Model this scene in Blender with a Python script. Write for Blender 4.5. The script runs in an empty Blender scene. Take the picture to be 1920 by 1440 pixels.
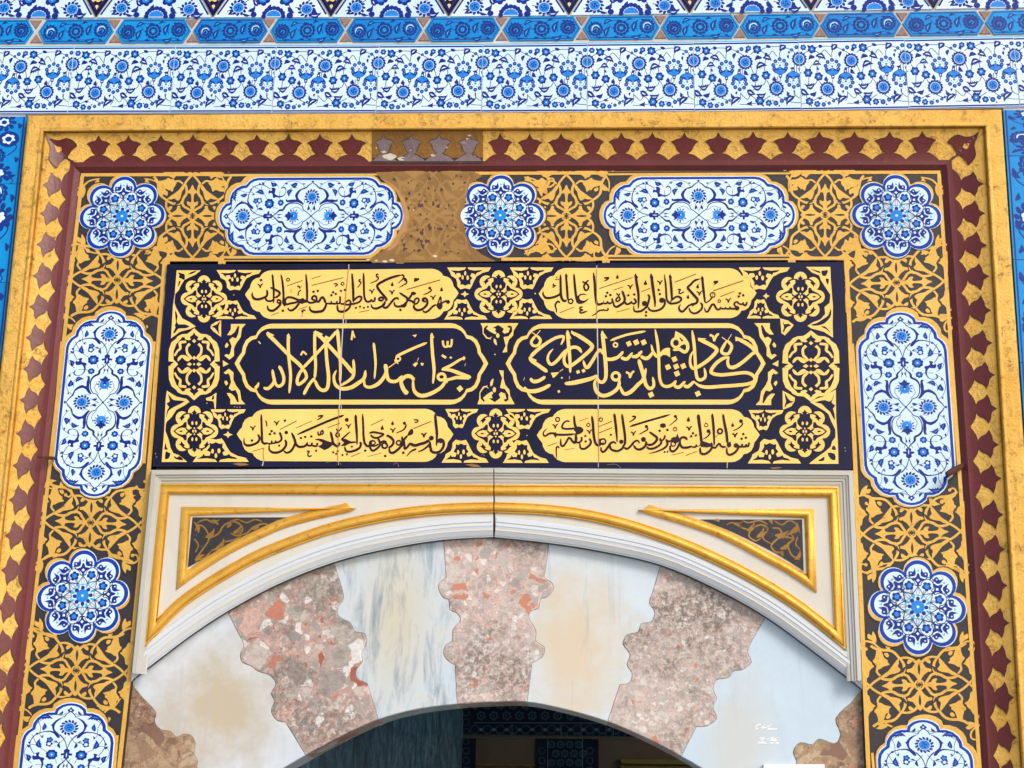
import bpy, bmesh, math, random
import numpy as np
from mathutils import Vector, Matrix

SC = bpy.context.scene
COL = SC.collection
random.seed(7)

# ------------------------------------------------------------------ camera
# the camera stands in the courtyard 4.2 m from the facade, eye height 1.6 m,
# pitched up and turned a little to the left; wall = plane y = 0, camera at y < 0
FPX = 3000.0
def _n(v): return np.array(v, float) / np.linalg.norm(v)
UPC = _n((180, -10400, FPX))
RTC = np.array((58000.0, 139.0, -FPX))
RTC = _n(RTC - UPC * RTC.dot(UPC))
FWC = np.cross(UPC, RTC)
M3 = np.array([RTC, FWC, UPC])          # image ray (x right, y down, z ahead) -> world
PXM = 0.0014                            # metres per photo pixel at the middle of the wall
_dc = M3 @ np.array((930 - 960, 690 - 720, FPX))
EYE = np.array((0.0, 0.0, 1.60)) - np.array((_dc[0] * PXM, _dc[1] * PXM, 0.0))

def ray(px, py): return M3 @ np.array((px - 960.0, py - 720.0, FPX))
def W(px, py, d=0.0):
    """point of the wall relief plane y = -d that the photo shows at (px, py)"""
    v = ray(px, py)
    t = (-d - EYE[1]) / v[1]
    p = EYE + v * t
    return Vector((p[0], -d, p[2]))

cam = bpy.data.cameras.new("camera")
cam.sensor_width = 36.0
cam.lens = 36.0 * FPX / 1920.0
cam.clip_start = 0.05
cam.clip_end = 2000.0
camo = bpy.data.objects.new("camera", cam)
cx = Vector(M3[:, 0]); cy = -Vector(M3[:, 1]); cz = -Vector(M3[:, 2])
camo.matrix_world = Matrix(((cx[0], cy[0], cz[0], EYE[0]), (cx[1], cy[1], cz[1], EYE[1]),
                            (cx[2], cy[2], cz[2], EYE[2]), (0, 0, 0, 1)))
COL.objects.link(camo)
SC.camera = camo

# ------------------------------------------------------------------ sky, sun, exposure
SUN_EL, SUN_AZ = math.radians(33), math.radians(40)      # azimuth: to the right of the wall's normal
wd = bpy.data.worlds.new("World"); SC.world = wd; wd.use_nodes = True
nt = wd.node_tree
sky = nt.nodes.new("ShaderNodeTexSky"); sky.sky_type = 'NISHITA'; sky.sun_disc = False
sky.sun_elevation = SUN_EL
sky.sun_rotation = math.pi - SUN_AZ
sky.air_density = 1.0; sky.dust_density = 2.5; sky.ozone_density = 1.0
nt.nodes["Background"].inputs[1].default_value = 0.13
nt.links.new(sky.outputs[0], nt.nodes["Background"].inputs[0])
sun = bpy.data.lights.new("sun", 'SUN'); sun.energy = 1.25; sun.angle = math.radians(20)
sun.color = (1.0, 0.96, 0.90)
suno = bpy.data.objects.new("sun", sun); COL.objects.link(suno)
sd = Vector((math.sin(SUN_AZ) * math.cos(SUN_EL), -math.cos(SUN_AZ) * math.cos(SUN_EL), math.sin(SUN_EL)))
suno.rotation_euler = sd.to_track_quat('Z', 'Y').to_euler()
SC.view_settings.view_transform = 'Standard'
SC.view_settings.look = 'None'
SC.view_settings.exposure = 0.5
SC.view_settings.gamma = 1.0
SC.render.engine = 'CYCLES'

# ------------------------------------------------------------------ materials
def lin(r, g, b):
    f = lambda c: (c / 255.0 / 12.92) if c <= 10 else ((c / 255.0 + 0.055) / 1.055) ** 2.4
    return (f(r), f(g), f(b), 1.0)
class NT:
    def __init__(s, name):
        s.m = bpy.data.materials.new(name); s.m.use_nodes = True
        s.t = s.m.node_tree; s.b = s.t.nodes["Principled BSDF"]
        s.co = s.t.nodes.new("ShaderNodeTexCoord").outputs["Object"]
    def node(s, typ, **kw):
        n = s.t.nodes.new(typ)
        for k, v in kw.items():
            if k.startswith('i_'):
                key = k[2:].replace('_', ' ')
                n.inputs[key].default_value = v
            else: setattr(n, k, v)
        return n
    def link(s, a, b): s.t.links.new(a, b)
    def mapping(s, scale=(1, 1, 1), rot=(0, 0, 0), loc=(0, 0, 0)):
        n = s.t.nodes.new("ShaderNodeMapping")
        n.inputs["Scale"].default_value = scale; n.inputs["Rotation"].default_value = rot; n.inputs["Location"].default_value = loc
        s.link(s.co, n.inputs[0]); return n.outputs[0]
    def noise(s, scale, detail=4, rough=0.6, vec=None, dist=0.0):
        n = s.node("ShaderNodeTexNoise"); n.inputs["Scale"].default_value = scale
        n.inputs["Detail"].default_value = detail; n.inputs["Roughness"].default_value = rough
        n.inputs["Distortion"].default_value = dist
        s.link(vec if vec is not None else s.co, n.inputs["Vector"]); return n.outputs["Fac"]
    def ramp(s, fac, stops, interp='LINEAR'):
        n = s.node("ShaderNodeValToRGB"); e = n.color_ramp.elements; n.color_ramp.interpolation = interp
        while len(e) < len(stops): e.new(0.5)
        for i, (p, c) in enumerate(stops):
            e[i].position = p; e[i].color = c if len(c) == 4 else tuple(c) + (1,)
        s.link(fac, n.inputs[0]); return n.outputs[0]
    def mix(s, fac, a, b, mode='MIX'):
        n = s.t.nodes.new("ShaderNodeMix"); n.data_type = 'RGBA'; n.blend_type = mode; n.clamp_factor = True
        for v, k in ((fac, 0), (a, 6), (b, 7)):
            if isinstance(v, (int, float)): n.inputs[k].default_value = v
            elif isinstance(v, tuple): n.inputs[k].default_value = v if len(v) == 4 else v + (1,)
            else: s.link(v, n.inputs[k])
        return n.outputs[2]
    def bump(s, h, strength, dist=0.002):
        n = s.node("ShaderNodeBump"); n.inputs["Strength"].default_value = strength
        n.inputs["Distance"].default_value = dist; s.link(h, n.inputs["Height"])
        s.link(n.outputs[0], s.b.inputs["Normal"])
    def col(s, c):
        if isinstance(c, tuple): s.b.inputs["Base Color"].default_value = c
        else: s.link(c, s.b.inputs["Base Color"])
    def set(s, rough=None, metal=None, spec=None, coat=None):
        if rough is not None:
            if isinstance(rough, float): s.b.inputs["Roughness"].default_value = rough
            else: s.link(rough, s.b.inputs["Roughness"])
        if metal is not None: s.b.inputs["Metallic"].default_value = metal
        if spec is not None: s.b.inputs["Specular IOR Level"].default_value = spec
        if coat is not None:
            s.b.inputs["Coat Weight"].default_value = coat; s.b.inputs["Coat Roughness"].default_value = 0.12
BW = [(0, (0, 0, 0)), (1, (1, 1, 1))]
def glaze(name, c, c2=None, rough=0.16, sc=14.0, amt=0.55, tilevar=0.0):
    """glazed ceramic paint: small pooling differences in tone, thin glossy skin"""
    k = NT(name)
    c2 = c2 or tuple(x * 0.72 for x in c[:3]) + (1,)
    a = k.noise(sc, 5, 0.65); f = k.ramp(a, [(0.35, (0, 0, 0)), (0.72, (amt, amt, amt))])
    out = k.mix(f, c, c2)
    if tilevar:
        oi = k.node("ShaderNodeObjectInfo")
        out = k.mix(k.ramp(oi.outputs["Random"], [(0.2, (0, 0, 0)), (1, (tilevar,) * 3)]), out, c2)
    k.col(out); k.set(rough=rough, spec=0.28)
    k.bump(k.noise(55, 3), 0.06, 0.001)
    return k.m
MT = {}
MT['white'] = glaze('white_glaze', lin(214, 233, 243), lin(192, 218, 238), sc=9, tilevar=0.8)
MT['navy'] = glaze('cobalt_glaze', lin(14, 30, 116), lin(28, 52, 150), sc=40, amt=0.8)
MT['blue'] = glaze('blue_glaze', lin(24, 116, 210), lin(54, 150, 230), sc=40, amt=0.7)
MT['line'] = glaze('dark_line_glaze', lin(26, 34, 92), lin(40, 54, 120), sc=40)
MT['cobalt'] = glaze('cobalt_rim_glaze', lin(12, 48, 146), lin(22, 68, 172), sc=30, amt=0.7)
MT['turq'] = glaze('turquoise_glaze', lin(10, 146, 216), lin(16, 118, 196), sc=12, tilevar=.9)
MT['turql'] = glaze('light_turquoise_glaze', lin(52, 170, 222), lin(60, 186, 232), sc=12)
MT['tnavy'] = glaze('navy_on_turquoise_glaze', lin(16, 42, 124), lin(28, 70, 156), sc=40, amt=0.7)
MT['dtile'] = glaze('night_blue_glaze', lin(10, 6, 30), lin(18, 14, 62), rough=0.12, sc=6, amt=0.9)
MT['ink'] = glaze('black_ink_glaze', lin(32, 16, 26), lin(44, 24, 34), sc=30)
MT['yel'] = glaze('yellow_glaze', lin(250, 206, 116), lin(244, 192, 94), rough=0.2, sc=7, amt=0.9)
MT['yedge'] = glaze('cream_glaze', lin(250, 226, 170), sc=20)

def m_gold(name, c, dark, deep, wear=0.5, bs=1.0, rough=0.42, metal=0.35, sc=1.0):
    k = NT(name)
    big = k.noise(5.5 * sc, 6, 0.7); fine = k.noise(120 * sc, 6, 0.72); mid = k.noise(34 * sc, 6, 0.72, dist=0.4)
    col = k.mix(k.ramp(big, [(0.35, (0, 0, 0)), (0.7, (1, 1, 1))]), c, dark)
    pits = k.ramp(mid, [(0.60 - 0.10 * wear, (0, 0, 0)), (0.72 - 0.08 * wear, (1, 1, 1))])
    pf = k.mix(k.ramp(fine, [(0.4, (0, 0, 0)), (0.62, (1, 1, 1))]), (0, 0, 0, 1), pits)
    col = k.mix(pf, col, deep)
    k.col(col); k.set(rough=rough, metal=metal, spec=0.35)
    h = k.mix(0.5, mid, fine); k.bump(h, 0.8 * bs, 0.011)
    return k.m
MT['leaf'] = m_gold('gold_leaf', lin(234, 188, 94), lin(220, 166, 68), lin(122, 84, 32), wear=1.0, metal=.22)
MT['leafworn'] = m_gold('worn_gold_leaf', lin(216, 158, 54), lin(190, 132, 44), lin(104, 66, 26), wear=1.0, bs=1.2)
MT['scroll'] = m_gold('painted_gold', lin(222, 176, 84), lin(206, 156, 62), lin(146, 102, 40), wear=0.35, bs=0.5, metal=0.15, rough=0.5)
MT['gilt'] = m_gold('burnished_gilt', lin(232, 182, 78), lin(218, 158, 54), lin(150, 98, 30), wear=0.5, bs=0.4, rough=0.36, metal=0.32)
MT['oldgilt'] = m_gold('dull_gilt_scrolls', lin(160, 118, 44), lin(124, 88, 34), lin(60, 44, 26), wear=0.9, bs=0.3, metal=0.2)
MT['browngold'] = m_gold('bare_brown_gold', lin(152, 106, 44), lin(120, 84, 38), lin(84, 62, 40), wear=0.9, bs=0.9, metal=0.1, rough=0.6)

def m_paint(name, c, c2, c3=None, rough=0.5, bs=0.3, sc=1.0):
    k = NT(name)
    a = k.noise(9 * sc, 6, 0.7); b = k.noise(70 * sc, 5, 0.7)
    col = k.mix(k.ramp(a, [(0.35, (0, 0, 0)), (0.68, (1, 1, 1))]), c, c2)
    if c3: col = k.mix(k.ramp(b, [(0.60, (0, 0, 0)), (0.72, (1, 1, 1))]), col, c3)
    k.col(col); k.set(rough=rough, spec=0.35)
    k.bump(b, bs, 0.003); return k.m
MT['maroon'] = m_paint('maroon_paint', lin(104, 42, 40), lin(92, 36, 38), lin(122, 62, 58), rough=0.3)
MT['mline'] = m_paint('dark_outline_paint', lin(58, 26, 24), lin(46, 22, 22))
MT['greyl'] = m_paint('bare_grey_plaster', lin(134, 118, 122), lin(112, 94, 98), lin(176, 164, 158), rough=0.8, bs=0.8)
MT['brownstrip'] = m_paint('stripped_brown_wood', lin(72, 54, 46), lin(56, 42, 40), lin(94, 76, 62), rough=0.8)
MT['flake'] = m_paint('white_flaking_plaster', lin(220, 212, 196), lin(190, 180, 160), rough=0.85, bs=0.8)
MT['black'] = m_paint('black_ground_paint', lin(52, 48, 52), lin(40, 36, 40), lin(72, 68, 74), rough=0.55)
MT['wornplaster'] = m_paint('worn_brown_plaster', lin(150, 112, 60), lin(126, 92, 50), lin(112, 84, 60), rough=0.75, bs=0.8)
MT['wornlite'] = m_paint('faded_scrolls', lin(164, 126, 70), lin(146, 108, 58), lin(122, 92, 60), rough=.7)
MT['wornsmudge'] = m_paint('dark_smudge', lin(72, 56, 52), lin(90, 68, 54), rough=0.8)
MT['tan'] = m_paint('tan_filler', lin(186, 140, 88), lin(172, 124, 76), rough=0.7)
MT['grout'] = m_paint('white_grout', lin(206, 204, 200), lin(176, 170, 164), lin(150, 140, 130), rough=0.85)
MT['brgrout'] = m_paint('brown_mortar', lin(150, 124, 112), lin(128, 100, 92), lin(178, 160, 140), rough=0.85, bs=0.8)
MT['seam'] = m_paint('seam_brown', lin(176, 130, 70), lin(150, 110, 60))
MT['rust'] = m_paint('rusty_iron', lin(96, 56, 34), lin(60, 38, 28), lin(130, 76, 44), rough=0.8, bs=1.0)
MT['paper'] = m_paint('white_card', lin(238, 238, 238), lin(232, 232, 234), rough=0.6, bs=0.02)
MT['plaster'] = m_paint('wall_plaster', lin(188, 182, 172), lin(172, 164, 152), rough=0.85)

def m_marble(name, base, cool, warm, wamt=0.6, camt=0.5, rot=0.0, seed=0.0, rough=0.32, warmscale=3.0, stretch=(9, 9, 1.6)):
    k = NT(name)
    v = k.mapping(scale=stretch, rot=(0, rot, 0), loc=(seed, seed * 1.7, seed * 0.6))
    v2 = k.mapping(scale=(1, 1, 1), loc=(seed * 2.1, 0, seed))
    st = k.noise(1.4, 8, 0.68, vec=v, dist=0.5)
    blot = k.noise(warmscale, 3, 0.5, vec=v2)
    fine = k.noise(26, 7, 0.7, vec=v2)
    c = k.mix(k.ramp(st, [(0.52, (0, 0, 0)), (0.74, (camt,) * 3)]), base, cool)
    c = k.mix(k.ramp(blot, [(0.47, (0, 0, 0)), (0.66, (wamt,) * 3)]), c, warm)
    c = k.mix(k.ramp(fine, [(0.55, (0, 0, 0)), (0.8, (0.25, 0.25, 0.25))]), c, tuple(x * 0.8 for x in base[:3]) + (1,))
    k.col(c); k.set(rough=rough, spec=0.4); k.bump(fine, 0.1, 0.002)
    return k.m
MT['marble'] = m_marble('spandrel_marble', lin(206, 202, 192), lin(182, 184, 184), lin(190, 184, 166), 0.5, 0.6, seed=3.0, rough=0.4)
MT['marbleg'] = m_marble('cornice_marble', lin(186, 186, 180), lin(166, 168, 168), lin(174, 170, 154), 0.6, 0.6, seed=9.0, rough=0.45)
MT['marble2'] = m_marble('white_marble_moulding', lin(204, 210, 217), lin(186, 196, 206), lin(200, 200, 194), 0.3, 0.4, seed=5.0, rough=0.4)
def m_stone(name, base, rim, streak, warm, cen=(0, 0), rad=(.11, .17), wamt=.9, samt=.5, rot=0.0, seed=0.0, st=(26, 26, 2.2), sth=(.56, .70)):
    """polished marble block: a mineral stain in its middle, paler rim, streaks along the bed"""
    k = NT(name)
    v = k.mapping(scale=st, rot=(0, rot, 0), loc=(seed, seed, seed))
    n1 = k.noise(1.0, 9, .72, vec=v, dist=.6)
    vc = k.mapping(scale=(1 / rad[0], 0, 1 / rad[1]), loc=(-cen[0] / rad[0], 0, -cen[1] / rad[1]))
    ln_ = k.node("ShaderNodeVectorMath", operation='LENGTH'); k.link(vc, ln_.inputs[0])
    sv = k.mapping(loc=(seed * 3, 0, seed)); nb = k.noise(9, 6, .68, vec=sv); nl = k.noise(60, 6, .75, vec=sv)
    ma = k.node("ShaderNodeMath", operation='MULTIPLY_ADD'); k.link(nb, ma.inputs[0]); ma.inputs[1].default_value = 2.2; k.link(ln_.outputs["Value"], ma.inputs[2])
    f = k.ramp(ma.outputs[0], [(0.0, (wamt,) * 3), (1.0, (0, 0, 0))]); cr = f.node.color_ramp; cr.elements[0].position = 0.0
    mr = k.node("ShaderNodeMapRange"); k.link(ma.outputs[0], mr.inputs["Value"]); mr.inputs["From Min"].default_value = 1.35; mr.inputs["From Max"].default_value = 2.25; mr.inputs["To Min"].default_value = wamt; mr.inputs["To Max"].default_value = 0.0
    c = k.mix(k.ramp(nb, [(.4, (0, 0, 0)), (.65, (1, 1, 1))]), base, rim)
    c = k.mix(mr.outputs[0], c, warm)
    c = k.mix(k.ramp(n1, [(sth[0], (0, 0, 0)), (sth[1], (samt,) * 3)]), c, streak)
    c = k.mix(k.ramp(nl, [(.56, (0, 0, 0)), (.78, (.3,) * 3)]), c, tuple(x * .72 for x in base[:3]) + (1,))
    k.col(c); k.set(rough=.32, spec=.35); k.bump(nl, .12, .002)
    return k.m
MT['vm1'] = m_stone('voussoir_marble_tan', lin(192, 202, 214), lin(204, 208, 212), lin(168, 170, 178), lin(184, 168, 138), (.0, .0), (.19, .19), .85, .45, rot=.9, seed=1.2)
MT['vm2'] = m_stone('voussoir_marble_blue', lin(188, 202, 212), lin(200, 198, 192), lin(112, 132, 150), lin(196, 186, 158), (-.02, .03), (.09, .2), .7, .8, rot=.06, seed=7.3, st=(24, 24, 4.5), sth=(.50, .68))
MT['vm3'] = m_stone('voussoir_marble_peach', lin(190, 206, 218), lin(202, 210, 214), lin(134, 152, 172), lin(206, 186, 156), (-.02, -.04), (.15, .24), .85, .5, rot=-.25, seed=11.9, sth=(.56, .72))
MT['vm4'] = m_stone('voussoir_marble_pale', lin(184, 202, 216), lin(192, 208, 220), lin(164, 180, 194), lin(194, 194, 188), (-.06, -.08), (.1, .2), .7, .35, rot=-.8, seed=15.5)

def m_breccia(name, pal, s1, s2, matrix, stain=None, seed=0.0, samt=0.8, keepq=.5):
    k = NT(name)
    wob = k.node("ShaderNodeTexNoise"); wob.inputs["Scale"].default_value = s1 * 1.3; wob.inputs["Detail"].default_value = 3
    base = k.mapping(loc=(seed, seed, seed)); k.link(base, wob.inputs["Vector"])
    add = k.node("ShaderNodeVectorMath", operation='MULTIPLY_ADD')
    k.link(wob.outputs["Color"], add.inputs[0]); add.inputs[1].default_value = (0.6 / s1,) * 3; k.link(base, add.inputs[2])
    def layer(sc, rnd=1.0):
        v = k.node("ShaderNodeTexVoronoi", feature='F1'); v.inputs["Scale"].default_value = sc; v.inputs["Randomness"].default_value = rnd
        k.link(add.outputs[0], v.inputs["Vector"])
        e = k.node("ShaderNodeTexVoronoi", feature='DISTANCE_TO_EDGE'); e.inputs["Scale"].default_value = sc; e.inputs["Randomness"].default_value = rnd
        k.link(add.outputs[0], e.inputs["Vector"])
        sp = k.node("ShaderNodeSeparateColor"); k.link(v.outputs["Color"], sp.inputs[0])
        return sp.outputs[0], sp.outputs[1], e.outputs["Distance"]
    r1, q1, e1 = layer(s1); r2, q2, e2 = layer(s2)
    r3, q3, e3 = layer(s2 * 2.6)
    n = len(pal)
    st_ = lambda r: k.ramp(r, [(i / n, p) for i, p in enumerate(pal)], 'CONSTANT')
    c1 = st_(r1); c2 = st_(k.mix(1.0, r2, q2, 'DIFFERENCE')); c3 = st_(q3)
    fine = k.noise(170, 5, 0.75, vec=base); mid = k.noise(46, 6, 0.75, vec=base)
    mcol = k.mix(k.ramp(mid, [(0.35, (0, 0, 0)), (0.65, (1, 1, 1))]), matrix, tuple(min(1, x * 1.3) for x in matrix[:3]) + (1,))
    on = lambda e, a, b: k.ramp(e, [(a, (0, 0, 0)), (b, (1, 1, 1))])
    col = k.mix(k.mix(1.0, on(e3, .04, .10), k.ramp(r3, [(.40, (0, 0, 0)), (.41, (.8,) * 3)]), 'MULTIPLY'), mcol, c3)
    col = k.mix(k.mix(1.0, on(e2, .04, .08), k.ramp(q2, [(.46, (0, 0, 0)), (.47, (1, 1, 1))]), 'MULTIPLY'), col, c2)
    col = k.mix(k.mix(1.0, on(e1, .05, .08), k.ramp(q1, [(keepq, (0, 0, 0)), (keepq + .01, (1, 1, 1))]), 'MULTIPLY'), col, c1)
    col = k.mix(k.ramp(mid, [(.38, (.30,) * 3), (.60, (0, 0, 0))]), col, tuple(x * .62 for x in matrix[:3]) + (1,))
    col = k.mix(k.ramp(fine, [(0.52, (0, 0, 0)), (0.70, (0.55,) * 3)]), col, tuple(x * 0.45 for x in matrix[:3]) + (1,))
    if stain:
        b = k.noise(4.5, 5, 0.65, vec=base); h = k.noise(70, 6, 0.8, vec=base)
        f = k.mix(1.0, k.ramp(b, [(0.48, (0, 0, 0)), (0.60, (samt,) * 3)]), k.ramp(h, [(0.44, (0, 0, 0)), (0.56, (1, 1, 1))]), 'MULTIPLY')
        col = k.mix(f, col, stain)
    k.col(col); k.set(rough=0.45, spec=0.4); k.bump(mid, 0.25, 0.003)
    return k.m
L = lin
PALA = [L(166, 160, 152), L(150, 146, 140), L(198, 186, 178), L(158, 152, 144), L(222, 220, 216), L(176, 168, 158), L(188, 166, 156), L(142, 138, 132), L(206, 198, 190), L(170, 162, 154), L(208, 172, 160), L(160, 84, 64), L(184, 176, 166), L(190, 122, 98), L(154, 142, 136), L(216, 208, 200)]
PALB = [L(188, 178, 172), L(204, 192, 186), L(176, 166, 162), L(214, 206, 200), L(192, 176, 172), L(180, 172, 164), L(220, 216, 212), L(170, 160, 156), L(200, 176, 166), L(186, 176, 170), L(196, 128, 100), L(206, 198, 192), L(164, 152, 150), L(198, 182, 176)]
MT['br1'] = m_breccia('breccia_coarse', PALA, 17, 46, L(176, 146, 138), L(104, 94, 86), 1.0, 0.7, .42)
MT['br2'] = m_breccia('breccia_keystone', PALB, 30, 78, L(190, 166, 158), L(118, 106, 96), 4.0, 0.9, .6)
MT['br3'] = m_breccia('breccia_fine', PALB, 38, 90, L(186, 168, 160), L(108, 94, 82), 9.0, 0.9, .7)
MT['br4'] = m_breccia('breccia_brown', [L(170, 146, 116), L(150, 122, 96), L(186, 164, 134), L(130, 96, 80), L(176, 150, 120), L(196, 140, 116)], 16, 60, L(150, 124, 98), L(104, 74, 66), 13.0, 0.9)
# ------------------------------------------------------------------ scene graph helpers
def link(o, parent=None):
    COL.objects.link(o)
    if parent is not None:
        o.parent = parent
        o.matrix_parent_inverse = parent.matrix_basis.inverted()
    return o
def tag(o, label=None, cat=None, group=None, kind=None):
    if label: o['label'] = label
    if cat: o['category'] = cat
    if group: o['group'] = group
    if kind: o['kind'] = kind
    return o
def empty(name, loc, label, cat, group=None):
    o = bpy.data.objects.new(name, None); o.location = loc; o.empty_display_size = 0.05
    link(o); return tag(o, label, cat, group)
def mkmesh(name, verts, faces, fm, mats, parent=None, origin=None, smooth=False):
    me = bpy.data.meshes.new(name)
    og = Vector(origin) if origin is not None else Vector((0, 0, 0))
    me.from_pydata([tuple(Vector(v) - og) for v in verts], [], faces)
    for m in mats: me.materials.append(MT[m] if isinstance(m, str) else m)
    if fm is not None: me.polygons.foreach_set('material_index', fm)
    if smooth: me.polygons.foreach_set('use_smooth', [True] * len(me.polygons))
    me.update()
    o = bpy.data.objects.new(name, me); o.location = og
    return link(o, parent)

# ------------------------------------------------------------------ 2-D drawing
def N(s):
    v = [float(x) for x in s.split()] if isinstance(s, str) else None
    if v is None: return [tuple(p) for p in s]
    return list(zip(v[0::2], v[1::2]))
def catmull(P, n=4, closed=False):
    m = len(P)
    if m < 3: return list(P)
    out = []
    rng = range(m) if closed else range(m - 1)
    for i in rng:
        if closed: p0, p1, p2, p3 = P[(i - 1) % m], P[i], P[(i + 1) % m], P[(i + 2) % m]
        else: p0, p1, p2, p3 = P[max(i - 1, 0)], P[i], P[i + 1], P[min(i + 2, m - 1)]
        for j in range(n):
            t = j / n; t2 = t * t; t3 = t2 * t
            out.append(tuple(0.5 * (2 * p1[a] + (p2[a] - p0[a]) * t + (2 * p0[a] - 5 * p1[a] + 4 * p2[a] - p3[a]) * t2 + (3 * p1[a] - p0[a] - 3 * p2[a] + p3[a]) * t3) for a in (0, 1)))
    if not closed: out.append(tuple(P[-1]))
    return out
def clip_half(poly, ax, lim, keep_less):
    out = []; n = len(poly)
    for i in range(n):
        a, b = poly[i], poly[(i + 1) % n]
        ia = (a[ax] <= lim) == keep_less or a[ax] == lim; ib = (b[ax] <= lim) == keep_less or b[ax] == lim
        if ia: out.append(a)
        if ia != ib:
            t = (lim - a[ax]) / (b[ax] - a[ax])
            out.append(tuple(a[k] + (b[k] - a[k]) * t for k in (0, 1)))
    return out if len(out) > 2 else []
class Sheet:
    """flat painted ornament: every stroke or patch lies a hair above those it covers"""
    def __init__(s): s.pr = []; s.T = (1, 0, 0, 1, 0, 0)
    def at(s, ox=0, oy=0, sx=1, sy=None, rot=0, base=None):
        sy = sx if sy is None else sy
        c, n = math.cos(rot), math.sin(rot)
        t = (c * sx, -n * sy, n * sx, c * sy, ox, oy)
        if base: 
            a, b, cc, d, e, f = base; p, q, r, u, v, w = t
            t = (a * p + b * r, a * q + b * u, cc * p + d * r, cc * q + d * u, a * v + b * w + e, cc * v + d * w + f)
        s.T = t; return s
    def tf(s, P):
        a, b, c, d, e, f = s.T
        return [(a * x + b * y + e, c * x + d * y + f) for x, y in P]
    def poly(s, P, m, sm=0, mir=''):
        P = N(P)
        if sm: P = catmull(P, sm, True)
        for fx, fy in s._mir(mir): s.pr.append(([s.tf([(x * fx, y * fy) for x, y in P])], m, None))
    def _mir(s, mir):
        L = [(1, 1)]
        if 'x' in mir: L += [(-a, b) for a, b in L]
        if 'y' in mir: L += [(a, -b) for a, b in L]
        return L
    def stroke(s, P, w, m, n=4, mir='', closed=False, taper=0.0):
        P = N(P)
        C = catmull(P, n, closed) if n > 1 else list(P)
        if closed: C = C + [C[0]]
        w = [w] if isinstance(w, (int, float)) else list(w)
        k = len(C)
        if k < 2: return
        L = []; R = []
        for i in range(k):
            if closed and i in (0, k - 1): a, b = C[k - 2], C[1]
            else: a, b = C[max(i - 1, 0)], C[min(i + 1, k - 1)]
            dx, dy = b[0] - a[0], b[1] - a[1]; l = math.hypot(dx, dy) or 1.0
            t = i / (k - 1)
            if len(w) == 1: ww = w[0]
            else:
                f = t * (len(w) - 1); j = min(int(f), len(w) - 2); ww = w[j] + (w[j + 1] - w[j]) * (f - j)
            if taper: ww *= min(1.0, 0.35 + min(t, 1 - t) / taper)
            nx, ny = -dy / l * ww / 2, dx / l * ww / 2
            L.append((C[i][0] + nx, C[i][1] + ny)); R.append((C[i][0] - nx, C[i][1] - ny))
        for fx, fy in s._mir(mir):
            l2 = s.tf([(x * fx, y * fy) for x, y in L]); r2 = s.tf([(x * fx, y * fy) for x, y in R])
            s.pr.append(([[l2[i], l2[i + 1], r2[i + 1], r2[i]] for i in range(k - 1)], m, k - 1))
    def disc(s, x, y, r, m, ry=None, rot=0, n=12, mir=''):
        ry = ry or r; c, q = math.cos(rot), math.sin(rot)
        P = [(x + r * math.cos(a) * c - ry * math.sin(a) * q, y + r * math.cos(a) * q + ry * math.sin(a) * c) for a in [2 * math.pi * i / n for i in range(n)]]
        s.poly(P, m, mir=mir)
    def ring(s, x, y, r, w, m, ry=None, n=14):
        ry = ry or r
        s.stroke([(x + r * math.cos(2 * math.pi * i / n), y + ry * math.sin(2 * math.pi * i / n)) for i in range(n)], w, m, n=1, closed=True)
    def dia(s, x, y, r, m, rot=0.25, mir=''):
        s.poly([(x + r * math.cos(rot + a), y + r * math.sin(rot + a)) for a in (0, 1.5708, 3.1416, 4.7124)], m, mir=mir)
    def drop(s, x, y, r, m, h=1.9, rot=0.0, mir=''):
        P = [(0, -h), (0.45, -0.75), (0.95, 0.0), (0.7, 0.72), (0, 1.0), (-0.7, 0.72), (-0.95, 0.0), (-0.6, -0.7)]
        c, q = math.cos(rot), math.sin(rot)
        s.poly([(x + r * (a * c - b * q), y + r * (a * q + b * c)) for a, b in P], m, mir=mir)
    def leaf(s, x1, y1, x2, y2, w, m, bend=0.18, core=None, mir='', serr=True):
        """curved pointed leaf from stalk (1) to tip (2), a row of small teeth on its outer side"""
        dx, dy = x2 - x1, y2 - y1; l = math.hypot(dx, dy) or 1; ux, uy = dx / l, dy / l; vx, vy = -uy, ux
        def pt(t, o):
            b = bend * l * math.sin(math.pi * t)
            return (x1 + dx * t + vx * (b + o), y1 + dy * t + vy * (b + o))
        prof = [(0, 0), (.12, .55), (.3, .95), (.45, 1.0), (.62, .78), (.8, .38), (1, 0)]
        up = [pt(t, w * .5 * a) for t, a in prof]; dn = [pt(t, -w * .5 * a) for t, a in prof]
        if serr:
            t2 = []
            for i, (t, a) in enumerate(prof[1:-1]):
                t2 += [pt(t, w * .5 * a), pt(t + .05, w * .5 * a * 1.35 + w * .04), pt(t + .07, w * .5 * a * .85)]
            up = [up[0]] + t2 + [up[-1]]
        s.poly(up + dn[-2:0:-1], m, mir=mir)
        if core:
            pr = [(.2, 0), (.36, .2), (.5, .2), (.70, 0)]
            s.poly([pt(t, w * .5 * a) for t, a in pr] + [pt(t, -w * .5 * a) for t, a in pr[-2:0:-1]], core, mir=mir)
    def flower(s, x, y, r, n, mo, mi, dot=None, rot=0.3, mir=''):
        for i in range(n):
            a = rot + 2 * math.pi * i / n
            s.disc(x + r * .64 * math.cos(a), y + r * .64 * math.sin(a), r * .40 * (6.0 / n) ** .5, mo, n=8, mir=mir)
        s.disc(x, y, r * .52, mi, n=10, mir=mir)
        if dot: s.disc(x, y, r * .16, dot, n=6, mir=mir)
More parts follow.
